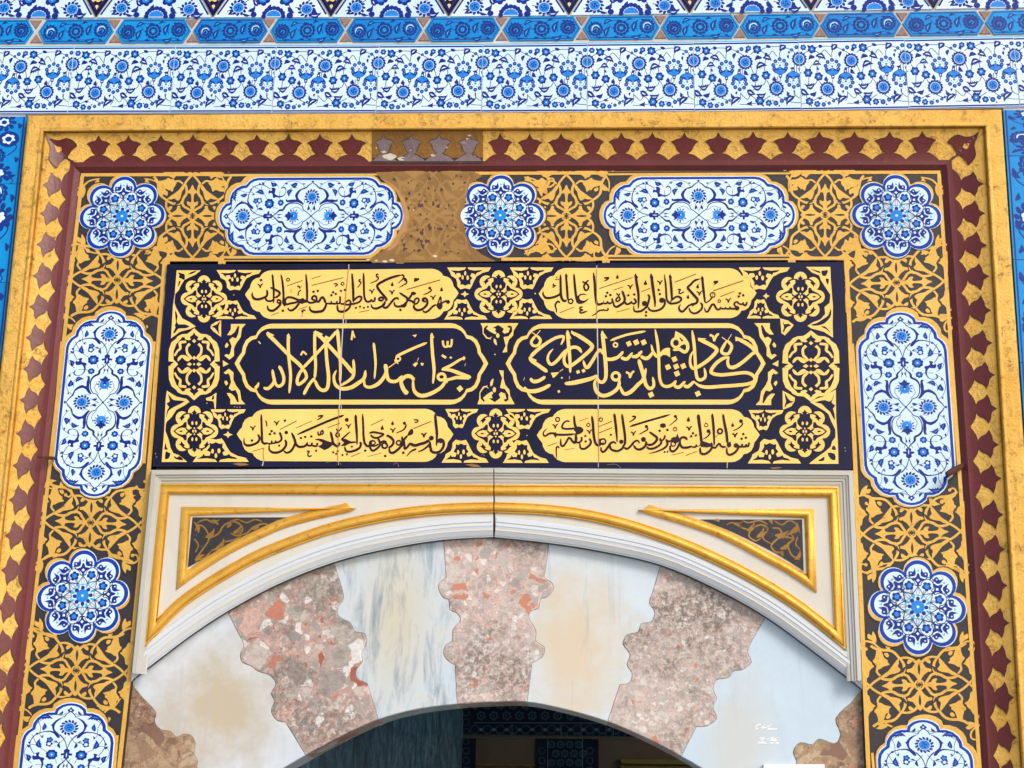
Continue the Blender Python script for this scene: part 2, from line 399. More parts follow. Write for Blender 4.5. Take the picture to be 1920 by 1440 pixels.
    def rose(s, x, y, r, n, mo, mi, ml=None, rot=0.0, slant=0.5, mir='', core=None):
        for i in range(n):
            a = rot + 2 * math.pi * i / n
            s.disc(x + r * .80 * math.cos(a), y + r * .80 * math.sin(a), r * .27, mo, r * 1.95 / n, a + slant, n=8, mir=mir)
        if ml: s.disc(x, y, r * .66, ml, n=16, mir=mir)
        s.disc(x, y, r * .60, mi, n=16, mir=mir)
        if core:
            for a in (0.4, 1.8, 3.3, 4.9):
                s.disc(x + r * .26 * math.cos(a), y + r * .22 * math.sin(a), r * .14, core, r * .09, a + 1.2, n=8, mir=mir)
            s.disc(x, y, r * .09, core, n=6, mir=mir)
    def clip(s, x0=None, x1=None, y0=None, y1=None):
        out = []
        for polys, m, k in s.pr:
            q = []
            for p in polys:
                for ax, lim, less in ((0, x0, False), (0, x1, True), (1, y0, False), (1, y1, True)):
                    if lim is not None and p: p = clip_half(p, ax, lim, less)
                if p: q.append(p)
            if q: out.append((q, m, k))
        s.pr = out; return s
    def cut(s, ax, lims):
        """split patches along lines, so that they can follow a curved moulding"""
        out = []
        for polys, m, k in s.pr:
            q = []
            for p in polys:
                L = [-1e9] + list(lims) + [1e9]
                for a, b in zip(L[:-1], L[1:]):
                    r = clip_half(p, ax, a, False) if a > -1e8 else p
                    if r and b < 1e8: r = clip_half(r, ax, b, True)
                    if r: q.append(r)
            out.append((q, m, k))
        s.pr = out; return s
    def build(s, name, to3d, parent=None, base=0.0, step=3e-5, origin=None, extra=None):
        n = len(s.pr); bb = np.zeros((n, 4)); lev = np.zeros(n)
        for i, (polys, m, k) in enumerate(s.pr):
            a = np.array([p for q in polys for p in q]); bb[i] = (a[:, 0].min(), a[:, 1].min(), a[:, 0].max(), a[:, 1].max())
            if i:
                h = (bb[:i, 0] < bb[i, 2]) & (bb[:i, 2] > bb[i, 0]) & (bb[:i, 1] < bb[i, 3]) & (bb[:i, 3] > bb[i, 1])
                lev[i] = lev[:i][h].max() + 1 if h.any() else 0
        mats = []; V = []; F = []; FM = []
        if extra:
            for v, fs, mt in extra:
                o = len(V); V += v; mi = mats.index(mt) if mt in mats else (mats.append(mt) or len(mats) - 1)
                for f in fs: F.append([o + q for q in f]); FM.append(mi)
        for i, (polys, m, k) in enumerate(s.pr):
            mi = mats.index(m) if m in mats else (mats.append(m) or len(mats) - 1)
            for j, p in enumerate(polys):
                d = base + step * (lev[i] + 1 + (0.8 * j / k if k else 0))
                o = len(V); V += [to3d(x, y, d) for x, y in p]
                ar = sum(p[q][0] * p[(q + 1) % len(p)][1] - p[(q + 1) % len(p)][0] * p[q][1] for q in range(len(p)))
                F.append(list(range(o, o + len(p))) if ar < 0 else list(range(o + len(p) - 1, o - 1, -1))); FM.append(mi)
        return mkmesh(name, V, F, FM, mats, parent, origin)
def on_wall(b):
    """ornament traced on the photo, laid on the relief plane y = -b"""
    def f(x, y, d):
        v = W(x, y, b); v.y = -d; return v
    return f
def slab_geo(P, to3d, front, back, mt, bev=0.0):
    """a slab with outline P (photo/tile coordinates), returned as geometry for Sheet.build(extra=...)"""
    ar = sum(P[q][0] * P[(q + 1) % len(P)][1] - P[(q + 1) % len(P)][0] * P[q][1] for q in range(len(P)))
    if ar > 0: P = P[::-1]
    n = len(P); f = [to3d(x, y, front) for x, y in P]; b = [v.copy() for v in f]
    for v in b: v.y = -back
    if bev:
        c = sum(f, Vector()) / n
        mid = [v.copy() for v in f]
        for v in mid: v.y += bev
        f2 = []
        for i, v in enumerate(f):
            a, d = f[i - 1], f[(i + 1) % n]; e1 = (v - a); e2 = (d - v)
            n1 = Vector((-e1.z, 0, e1.x)); n2 = Vector((-e2.z, 0, e2.x))
            nn = (n1.normalized() if n1.length else n1) + (n2.normalized() if n2.length else n2)
            nn = nn.normalized() if nn.length > 1e-6 else Vector()
            f2.append(v + nn * bev)
        V = f2 + mid + b
        Fs = [list(range(n))]
        for i in range(n):
            j = (i + 1) % n
            Fs += [[i, n + i, n + j, j], [n + i, 2 * n + i, 2 * n + j, n + j]]
        return (V, Fs, mt)
    V = f + b; Fs = [list(range(n))] + [[i, n + i, n + (i + 1) % n, (i + 1) % n] for i in range(n)]
    return (V, Fs, mt)
def slab(name, P, front, back, mt, parent=None, bev=0.0, to3d=None, origin=None):
    v, f, m = slab_geo(P, to3d or (lambda x, y, d: W(x, y, d)), front, back, mt, bev)
    return mkmesh(name, v, f, [0] * len(f), [mt], parent, origin)
def loft(name, rows, mats, parent=None, sub=1, smooth=False, closed=False):
    """rows: list of (polyline px, depth, material of the strip to the next row); depth None = straight back to that y"""
    V = []; F = []; FM = []; ml = []
    n = None
    for r, row in enumerate(rows):
        P = row[0]
        if sub > 1:
            Q = []
            for a, b in zip(P[:-1], P[1:]): Q += [tuple(a[k] + (b[k] - a[k]) * j / sub for k in (0, 1)) for j in range(sub)]
            P = Q + [P[-1]]
        n = len(P)
        if len(row) > 3:      # straight back from previous row to depth row[1]
            pv = V[-n:]
            V += [Vector((v.x, -row[1], v.z)) for v in pv]
        else: V += [W(x, y, row[1]) for x, y in P]
    for r in range(len(rows) - 1):
        m = rows[r][2]; mi = ml.index(m) if m in ml else (ml.append(m) or len(ml) - 1)
        for i in range(n if closed else n - 1):
            j = (i + 1) % n
            F.append([r * n + i, r * n + j, (r + 1) * n + j, (r + 1) * n + i]); FM.append(mi)
    return mkmesh(name, V, F, FM, ml, parent, smooth=smooth)
def offset_path(P, o, closed=False, qmin=0.12):
    n = len(P); out = []
    for i in range(n):
        a = P[(i - 1) % n] if (closed or i) else None; b = P[(i + 1) % n] if (closed or i < n - 1) else None
        ns = []
        for u, v in ((a, P[i]), (P[i], b)):
            if u is None or v is None: continue
            dx, dy = v[0] - u[0], v[1] - u[1]; l = math.hypot(dx, dy)
            if l > 1e-9: ns.append((-dy / l, dx / l))
        if len(ns) == 2:
            mx, my = ns[0][0] + ns[1][0], ns[0][1] + ns[1][1]; q = 1 + ns[0][0] * ns[1][0] + ns[0][1] * ns[1][1]
            q = max(q, qmin); k = o / q; out.append((P[i][0] + mx * k, P[i][1] + my * k))
        else: out.append((P[i][0] + ns[0][0] * o, P[i][1] + ns[0][1] * o))
    return out
def moulding(name, P, prof, mat, parent=None, closed=False, smooth=True, clampx=None, qmin=0.12):
    """sweep a profile [(offset px, depth m)] along a traced path"""
    rows = [(offset_path(P, o, closed, qmin), d, mat) for o, d in prof]
    if clampx: rows = [([(clampx(x, y), y) for x, y in p], d, m) for p, d, m in rows]
    return loft(name, rows, [mat], parent, smooth=smooth, closed=closed)
def half_round(w, d0, h, n=7):
    return [(-w / 2 * math.cos(math.pi * i / (n - 1)), d0 + h * math.sin(math.pi * i / (n - 1))) for i in range(n)]
def lerp(a, b, t): return tuple(a[k] + (b[k] - a[k]) * t for k in range(len(a)))
def lx(line, y):
    (x0, y0), (x1, y1) = line; return x0 + (x1 - x0) * (y - y0) / (y1 - y0)
def ly(line, x):
    (x0, y0), (x1, y1) = line; return y0 + (y1 - y0) * (x - x0) / (x1 - x0)
ORD = ['first', 'second', 'third', 'fourth', 'fifth', 'sixth', 'seventh', 'eighth', 'ninth', 'tenth', 'eleventh', 'twelfth', 'thirteenth', 'fourteenth', 'fifteenth', 'sixteenth', 'seventeenth', 'eighteenth', 'nineteenth', 'twentieth']
# ------------------------------------------------------------------ ground and wall mass
def plane_obj(name, x0, x1, y0, y1, z, mat):
    return mkmesh(name, [(x0, y0, z), (x1, y0, z), (x1, y1, z), (x0, y1, z)], [[0, 1, 2, 3]], [0], [mat])
k = NT('courtyard_paving')
bt = k.node("ShaderNodeTexBrick"); bt.inputs["Scale"].default_value = 1.4; bt.inputs["Mortar Size"].default_value = 0.012
bt.inputs["Color1"].default_value = lin(196, 192, 184); bt.inputs["Color2"].default_value = lin(180, 178, 172); bt.inputs["Mortar"].default_value = lin(120, 116, 108)
k.link(k.co, bt.inputs["Vector"]); k.col(k.mix(k.ramp(k.noise(0.8, 5), [(0.4, (0, 0, 0)), (0.8, (0.4,) * 3)]), bt.outputs[0], lin(150, 146, 138)))
k.set(rough=0.6); MT['paving'] = k.m
tag(plane_obj('courtyard_ground', -400, 400, -400, 400, 0, 'paving'), kind='structure')

def ext(line, y): return (lx(line, y), y)
L0 = ((52, 216), (-79, 1440)); L1 = ((84, 248), (-42, 1440)); L3 = ((136, 309), (10, 1440)); L4 = ((150, 324), (25, 1440))
Q0 = ((1878, 205), (1961, 1440)); Q1 = ((1845, 239), (1915, 1440)); Q3 = ((1779, 305), (1858, 1440)); Q4 = ((1765, 319), (1842, 1440))
YB = 2560
def U(l, q): return [ext(l, YB), l[0], q[0], ext(q, YB)]
U0, U1, U3, U4 = U(L0, Q0), U(L1, Q1), U(L3, Q3), U(L4, Q4)
def UM(a, b, t): return [lerp(p, q, t) for p, q in zip(a, b)]

OUT = N("244 1280 300 1237 360 1192 427 1148 520 1098 626 1056 730 1030 832 1014 925 1009 1029 1020 1130 1036 1238 1061 1340 1105 1435 1158 1530 1227 1616 1294")
INT = N("340 1640 385 1560 430 1505 500 1459 573 1416 640 1380 709 1349 780 1330 857 1320 925 1316 988 1316 1060 1330 1139 1353 1210 1383 1277 1418 1340 1456 1400 1500 1450 1560 1490 1640")
OUTC = catmull(OUT, 4); INTC = catmull(INT, 4)

# mass of the wall behind all cladding, with the doorway left open
wx = 3.6
hole = [W(x, y, -0.06) for x, y in [(300, 2560), (300, 1640)] + [(p[0], p[1] - 30) for p in INTC] + [(1530, 1640), (1530, 2560)]]
def facade_mass():
    O = [(-wx, 0), (-wx, 4.2), (wx, 4.2), (wx, 0)]
    inn = [(v.x, max(v.z, 0)) for v in hole]; inn[0] = (inn[0][0], 0); inn[-1] = (inn[-1][0], 0)
    P = O + inn[::-1]
    V = [(x, 0.045, z) for x, z in P] + [(x, 0.13, z) for x, z in P]; n = len(P)
    F = [list(range(n)), list(range(2 * n - 1, n - 1, -1))] + [[i, (i + 1) % n, n + (i + 1) % n, n + i] for i in range(n)]
    return mkmesh('facade_wall', V, F, [0] * len(F), ['plaster'])
tag(facade_mass(), 'masonry wall that carries the tiles, the gilded frame and the arch', 'wall')

# ------------------------------------------------------------------ gilded frame
frame = empty('gilded_frame', W(930, 260, 0.05), 'gilded door frame with a maroon lotus bud frieze around the arabesque border', 'door frame')
def fdep(t): return 0.011 + 0.029 * (1 - t) ** 1.4
FA = [(0, .040), (.04, .046), (.12, .048), (.45, .0485), (.72, .048)]
rows = [(U0, 0.043, 'leaf')] + [(UM(U0, U1, t), d, 'leaf') for t, d in FA]
loft('fascia', rows, None, frame, sub=10)
loft('fascia_side', [(U0, 0.043, 'leafworn'), (U0, -0.02, 'leafworn', True)], None, frame)
BE = [(.72, .048), (.76, .0505), (.81, .053), (.86, .0535), (.91, .052), (.95, .048), (.98, .041), (1.0, .035)]
loft('roll_moulding', [(UM(U0, U1, t), d, 'leaf') for t, d in BE], None, frame, sub=10, smooth=True)
F0 = UM(U1, U3, .05)
frieze = loft('lotus_frieze', [(U1, .035, 'leaf'), (UM(U1, U3, .03), .039, 'leaf')] + [(lerp_t, fdep(t), 'leaf') for t, lerp_t in [(t, UM(F0, U3, t)) for t in (0, .15, .3, .45, .6, .75, .92)]] +
              [(UM(F0, U3, 1.0), fdep(1.0), 'maroon')], None, frame, sub=10, smooth=True)
mb = loft('maroon_band', [(UM(F0, U3, .915), fdep(.915) + .0012, 'maroon'), (UM(F0, U3, 1.0), fdep(1.0) + .0012, 'maroon')], None, frame, sub=6)
loft('maroon_chamfer', [(U3, fdep(1.0) + .0012, 'maroon'), (UM(U3, U4, .25), fdep(1) + .0008, 'maroon'), (U4, .0004, 'maroon')], None, frame, sub=6)
LT = [185, 241, 302, 362, 424, 482, 541, 600, 660]; LW = [720, 772, 824, 880]; LR = [938, 993, 1052, 1111, 1165, 1223, 1283, 1347, 1412, 1477, 1536, 1602, 1668, 1729]
LL = [347, 400, 458, 517, 575, 633, 692, 750, 813, 873, 937, 1004, 1069, 1138, 1208, 1276, 1347, 1420, 1495, 1570, 1648]
LQ = [345, 400, 460, 518, 582, 643, 703, 766, 834, 897, 965, 1030, 1098, 1168, 1240, 1308, 1383, 1452, 1525, 1600, 1676]
LOT = [(0, .07), (.05, .14), (.12, .195), (.20, .24), (.34, .262), (.52, .275), (.82, .345), (.63, .40), (.52, .48), (.47, .56), (.37, .63), (.19, .695), (.33, .725), (.54, .755), (.72, .81), (1.0, .925)]
def lotus_row(sh, cs, m, ml, lo=None, hi=None, wmul=1.0, top=0.0):
    for i, c in enumerate(cs):
        a = (c - cs[i - 1]) / 2 if i else (lo if lo else (cs[1] - c) / 2)
        b = (cs[i + 1] - c) / 2 if i < len(cs) - 1 else (hi if hi else (c - cs[i - 1]) / 2)
        j = random.uniform(-.012, .012); wm = wmul * random.uniform(.93, 1.06)
        g = lambda x: 1.0 if x == 1.0 else x * wm
        R = [(c + g(x) * b, (v + j + (top if v < .2 else 0)) * 60) for x, v in LOT]; Lf = [(c - g(x) * a, (v + j) * 60) for x, v in LOT[:0:-1]]
        P = R + [(c + b, 57), (c - a, 57)] + Lf
        sh.stroke([p for p in Lf] + [p for p in R], 2.2, ml, n=1)
        sh.poly(P, m)
def fr_map(side):
    if side == 't':
        return lambda x, y, d: (lambda v: Vector((v.x, -(fdep(y / 60) + d), v.z)))(W(*(lambda a, b: (x, a + (b - a) * y / 60))(ly((F0[1], F0[2]), x), ly((U3[1], U3[2]), x)), fdep(y / 60)))
    A, B = ((F0[1], F0[0]), (U3[1], U3[0])) if side == 'l' else ((F0[2], F0[3]), (U3[2], U3[3]))
    return lambda x, y, d: (lambda v: Vector((v.x, -(fdep(y / 60) + d), v.z)))(W(lx(A, x) + (lx(B, x) - lx(A, x)) * y / 60, x, fdep(y / 60)))
CUT = [9, 18, 27, 36, 45, 54]
for side, cs in (('t', LT), ('t', LR), ('l', LL), ('r', LQ)):
    sh = Sheet(); lotus_row(sh, cs, 'maroon', 'mline'); sh.cut(1, CUT)
    sh.build('lotus_buds', fr_map(side), frieze, base=0.0007)
# corner leaves
for q, sgn in ((0, 1), (1, -1)):
    sh = Sheet()
    cpt = lerp(U1[1], U3[1], .55) if q == 0 else lerp(U1[2], U3[2], .55)
    sh.at(cpt[0], cpt[1], sgn, 1)
    LF = "-25 -27 -16 -20 -2 -17 12 -21 24 -16 31 -7 24 -3 18 6 14 14 24 20 34 32 22 24 12 16 6 18 -2 26 -6 33 -14 26 -20 14 -17 -2 -21 -14"
    sh.poly([(x * 1.06, y * 1.06) for x, y in N(LF)], 'mline', 2); sh.poly(LF, 'maroon', 2)
    sh.drop(-2, -1, 6, 'leaf', rot=-.75)
    A_, B_ = (((F0[1], F0[2]), (U3[1], U3[2])), ((F0[1], F0[0]), (U3[1], U3[0])) if q == 0 else ((F0[2], F0[3]), (U3[2], U3[3])))
    def cmap(x, y, d, A_=A_, B_=B_):
        t1 = (y - ly(A_[0], x)) / (ly(A_[1], x) - ly(A_[0], x)); t2 = (x - lx(B_[0], y)) / (lx(B_[1], y) - lx(B_[0], y))
        dd = fdep(min(max(min(t1, t2), 0), 1)); v = W(x, y, dd); v.y = -(dd + d); return v
    sh.at(); sh.cut(0, [cpt[0] + k_ * 6 for k_ in range(-6, 7)]); sh.cut(1, [cpt[1] + k_ * 6 for k_ in range(-6, 7)])
    o = sh.build('corner_leaf', cmap, frieze, base=.0022)
# worn stretch of the frieze
sh = Sheet()
sh.poly([(698, -1), (906, -1), (906, 50), (698, 50)], 'browngold')
sh.poly([(698, 49), (906, 49), (906, 60), (698, 60)], 'brownstrip')
lotus_row(sh, LW, 'greyl', 'mline', lo=22, hi=26, wmul=.92, top=.05)
sh.poly([(698, 55.5), (906, 55.5), (906, 60), (698, 60)], 'brownstrip')
for x, y, a, b in ((730, 47, 22, 7), (752, 51, 10, 4), (812, 45, 5, 3), (845, 3, 6, 3), (880, 8, 4, 2), (766, 4, 5, 2), (838, 30, 2, 1.5), (876, 14, 2.5, 2), (770, 35, 2, 1.5), (706, 30, 2, 2), (720, 38, 6, 3)):
    sh.poly([(x + a * random.uniform(.5, 1) * math.cos(i * .7), y + b * random.uniform(.5, 1) * math.sin(i * .7)) for i in range(9)], 'flake')
sh.cut(1, CUT)
sh.build('worn_stretch', fr_map('t'), frieze, base=0.0026)

# ------------------------------------------------------------------ arabesque border
INL = [(314, 491), (284, 880), (245, 1280), (205, 1640), (115, YB)]; INR = [(1583, 489), (1600, 882), (1617, 1295), (1632, 1640), (1668, YB)]
bord = empty('arabesque_border', W(930, 405, 0), 'painted border of gold arabesque scrolls on black between gilded frame and inscription', 'border panel')
slab('black_ground', [U4[0], U4[1], U4[2], U4[3]] + INR[::-1] + INL, 0.0, -0.045, 'black', bord)
AQ = dict(
 st=[("0 60 75 110 125 140 145 190 125 260 85 320 85 400 110 460", (36, 40, 44, 40)),
     ("110 460 60 530 0 590 -60 640", 36), ("135 460 190 500 235 495 330 480 480 490", (30, 34, 38)),
     ("365 230 375 150 350 80 300 30 260 0", (34, 40, 40)), ("365 222 285 180 195 178 125 215", (30, 44, 36)),
     ("365 225 445 285 480 350 488 450 515 520 550 565", (36, 44, 40)), ("0 60 -60 20 0 -20", 30)],
 po=["105 470 150 430 200 365 290 300 375 235 330 238 300 236 255 250 215 218 180 240 160 300 150 350 120 390",
     "225 470 262 420 285 345 318 372 345 368 385 412 475 440 480 490 420 510 365 525 335 545 305 520 260 500",
     "130 600 200 590 245 560 268 528 292 552 322 560 360 600 400 615 410 645 130 645",
     "0 450 28 390 70 345 60 325 28 318 16 260 18 205 40 195 62 210 80 205 78 175 60 150 38 140 22 95 0 70 -22 95 -38 140 -60 150 -78 175 -80 205 -62 210 -40 195 -18 205 -16 260 -28 318 -60 325 -70 345 -28 390",
     "50 0 95 32 135 58 165 95 195 125 222 112 232 84 290 48 355 0 290 -48 232 -84 222 -112 195 -125 165 -95 135 -58 95 -32",
     "330 75 300 100 285 130 310 140 345 120", "445 370 410 350 385 370 400 395 440 410"],
 bl=["130 0 190 14 245 14 290 0 245 -14 190 -14", "165 195 215 165 260 150 230 195 200 200"],
)
def knot(sh, cx_, cy_, sb, sa, rot, m='scroll', mb='black', dup_=True):
    sh.at(cx_, cy_, sb, sa, rot)
    for P, w in AQ['st']: sh.stroke(P, [q * .84 for q in w] if isinstance(w, tuple) else w * .84, m, n=3, mir='xy')
    for P in AQ['po']: sh.poly(P, m, 2, mir='xy')
    for P in AQ['bl']: sh.poly(P, mb, 2, mir='xy')
    sh.disc(345, 520, 26, m, n=8, mir='xy'); sh.disc(195, 125, 24, m, n=8, mir='xy')
    sh.dia(0, 0, 34, mb, 0); sh.dia(0, 545, 26, mb, 0, mir='y')
    sh.at()
def sprig(sh, x, y, s, rot, m='scroll', flip=1):
    sh.at(x, y, s * flip, s, rot)
    sh.stroke("-60 30 -20 5 20 0 50 -18 56 -44 36 -56 22 -40", (5, 8, 9, 8, 6), m)
    sh.leaf(-55, 26, 8, 34, 26, m, bend=.2, serr=False)
    sh.poly("10 -4 30 4 54 -2 66 14 48 20 60 36 36 32 16 16", m, 2)
    sh.disc(24, -42, 8, m, n=8); sh.at()
ARB = Sheet()
ROS = [(229, 405.5, 76, 71.5), (938, 404, 79, 73), (1681, 404.5, 80, 73.5), (155, 1117, 81.5, 81.5), (1721, 1138, 86, 85.5)]
CAR = [(583, 405, 172, 72.5, 0), (1310.5, 403, 179.5, 72, 0), (193, 754.5, 173, 80, 1), (1698.5, 763.5, 180.5, 84, 1), (116, 1500, 184, 87, 1), (1742, 1537, 190, 90, 1)]
KN = [(361, 405, .132, .131, 0.0), (1062, 405, .134, .131, 0.0), (1547, 403, .132, .131, 0.0),
      (220, 525, .128, .150, 1.5708 + .03), (170, 980, .132, .150, 1.5708 + .05), (143, 1257.5, .136, .152, 1.5708 + .05),
      (1681, 530, .130, .150, 1.5708 - .03), (1709.5, 999, .136, .155, 1.5708 - .03), (1724, 1284, .138, .158, 1.5708 - .03)]
for a in KN: knot(ARB, *a)
for x, y, rx, ry in ROS:
    for i, an in enumerate((45, 135, 225, 315)):
        a = math.radians(an); sprig(ARB, x + rx * 1.28 * math.cos(a), y + ry * 1.22 * math.sin(a), .42, a + 1.57, flip=(1 if i % 2 else -1))
for x, y, hl, hh, v in CAR:
    for sx in (-1, 1):
        for sy in (-1, 1):
            if v: sprig(ARB, x + sy * hh * .93 - sx * hl * .06, y + sx * hl * .93, .40, math.radians(20 if sx * sy > 0 else 160) , flip=sy)
            else: sprig(ARB, x + sx * hl * .95, y + sy * hh * .95, .38, math.radians(60 if sx * sy > 0 else -60), flip=sx)
# gold rims round the tiles
def lobes_px(x, y, rx, ry, k):
    P = []
    for i in range(8):
        for j in range(9):
            a = math.radians(-22.5 + 45 * j / 9); r = .70 * math.cos(a) + math.sqrt(.09 - (.70 * math.sin(a)) ** 2); b = a + math.radians(45 * i)
            P.append((x + rx * k * r * math.cos(b), y + ry * k * r * math.sin(b)))
    return P
for x, y, rx, ry in ROS:
    ARB.poly(lobes_px(x, y, rx, ry, 1.125), 'black'); ARB.poly(lobes_px(x, y, rx, ry, 1.095), 'scroll')
CQ = N("0 -607 905 -607 985 -592 1050 -556 1108 -490 1185 -480 1265 -438 1330 -370 1360 -290 1362 -212 1425 -196 1482 -130 1508 -60 1515 0")
CQ = CQ + [(x, -y) for x, y in CQ[::-1][1:]]; CQ = CQ + [(-x, y) for x, y in CQ[::-1][1:-1]]
for x, y, hl, hh, v in CAR:
    for k_, m_ in ((10, 'black'), (7.5, 'scroll')):
        P = [((hl + k_) * a / 1515.0, (hh + k_ * .75) * b / 607.0) for a, b in CQ]
        ln = .085 if x < 900 else -.04
        P = [(x - b - ln * a, y + a) for a, b in P] if v else [(x + a, y + b) for a, b in P]
        ARB.poly(P, m_)
# straight gold fillets along the edges and beside the long tiles
for P, w in (([ (lx(L4, y) + 5, y) for y in (330, 900, 1440, 1900)], 7), ([(lx(Q4, y) - 5, y) for y in (326, 900, 1440, 1900)], 7), ([(152, 328), (700, 326)], 6), ([(885, 325), (1300, 324), (1763, 323)], 6),
             ([(309, 488), (288, 760), (279, 880), (241, 1280), (200, 1640)], 8), ([(1587, 486), (1604, 882), (1622, 1295), (1637, 1640)], 8), ([(312, 487), (700, 487)], 6), ([(940, 486), (1585, 484)], 6)):
    ARB.stroke(P, w, 'scroll', n=2)
for (x, y, hl, hh, v) in CAR:
    if v:
        ln = .085 if x < 900 else -.075
        for sgn in (-1, 1):
            ARB.stroke([(x + sgn * (hh + 7) - ln * t, y + t) for t in (-hl * .66, 0, hl * .66)], 5, 'scroll', n=2)
for P in ("420 329 580 327 745 327", "420 482 580 482 700 482", "1140 327 1310 325 1480 325", "1140 480 1310 480 1480 479"): ARB.stroke(P, 4, 'scroll', n=2)
for P in ("420 325 745 324", "420 486.5 700 486.5", "1140 323.5 1480 322", "1140 484 1480 483"): ARB.stroke(P, 3, 'black', n=1)
ARB.build('gold_scrolls', on_wall(0.001), bord, base=0.001)
WS = Sheet()
WS.poly("704 323 760 321 820 322 886 321 905 330 880 345 872 380 868 410 874 440 884 462 905 478 930 490 700 493 690 488 706 476 730 462 748 440 758 410 752 380 740 352 716 336", 'wornplaster', 0)
WS.poly("712 334 735 345 752 362 764 390 768 412 760 440 742 462 725 470 745 440 757 405 750 372 735 350", 'tan', 2)
knot(WS, 812, 404, .128, .129, 0, 'wornlite', 'wornplaster')
for i in range(90):
    x, y = random.uniform(735, 872), random.uniform(327, 476)
    if x > 850 - abs(y - 405) * -.2 and abs(y - 405) < 60: continue
    if x < 772 - abs(y - 405) * .5: continue
    r = random.uniform(1.4, 4.2); a0 = random.uniform(0, 3)
    WS.poly([(x + r * random.uniform(.4, 1.3) * math.cos(a0 + j), y + r * random.uniform(.5, 1.6) * math.sin(a0 + j)) for j in (0, 1, 2, 3, 4, 5)], 'wornsmudge')
for x, y, r in ((706, 489, 3), (722, 490, 4), (735, 488, 4), (816, 480, 4), (775, 394, 1.5), (768, 380, 1.2), (690, 487, 3)):
    WS.poly([(x + r * 1.6 * random.uniform(.5, 1) * math.cos(j), y + r * .7 * random.uniform(.5, 1) * math.sin(j)) for j in range(6)], 'flake')
WS.build('worn_patch', on_wall(0.0022), bord, base=0.0022)

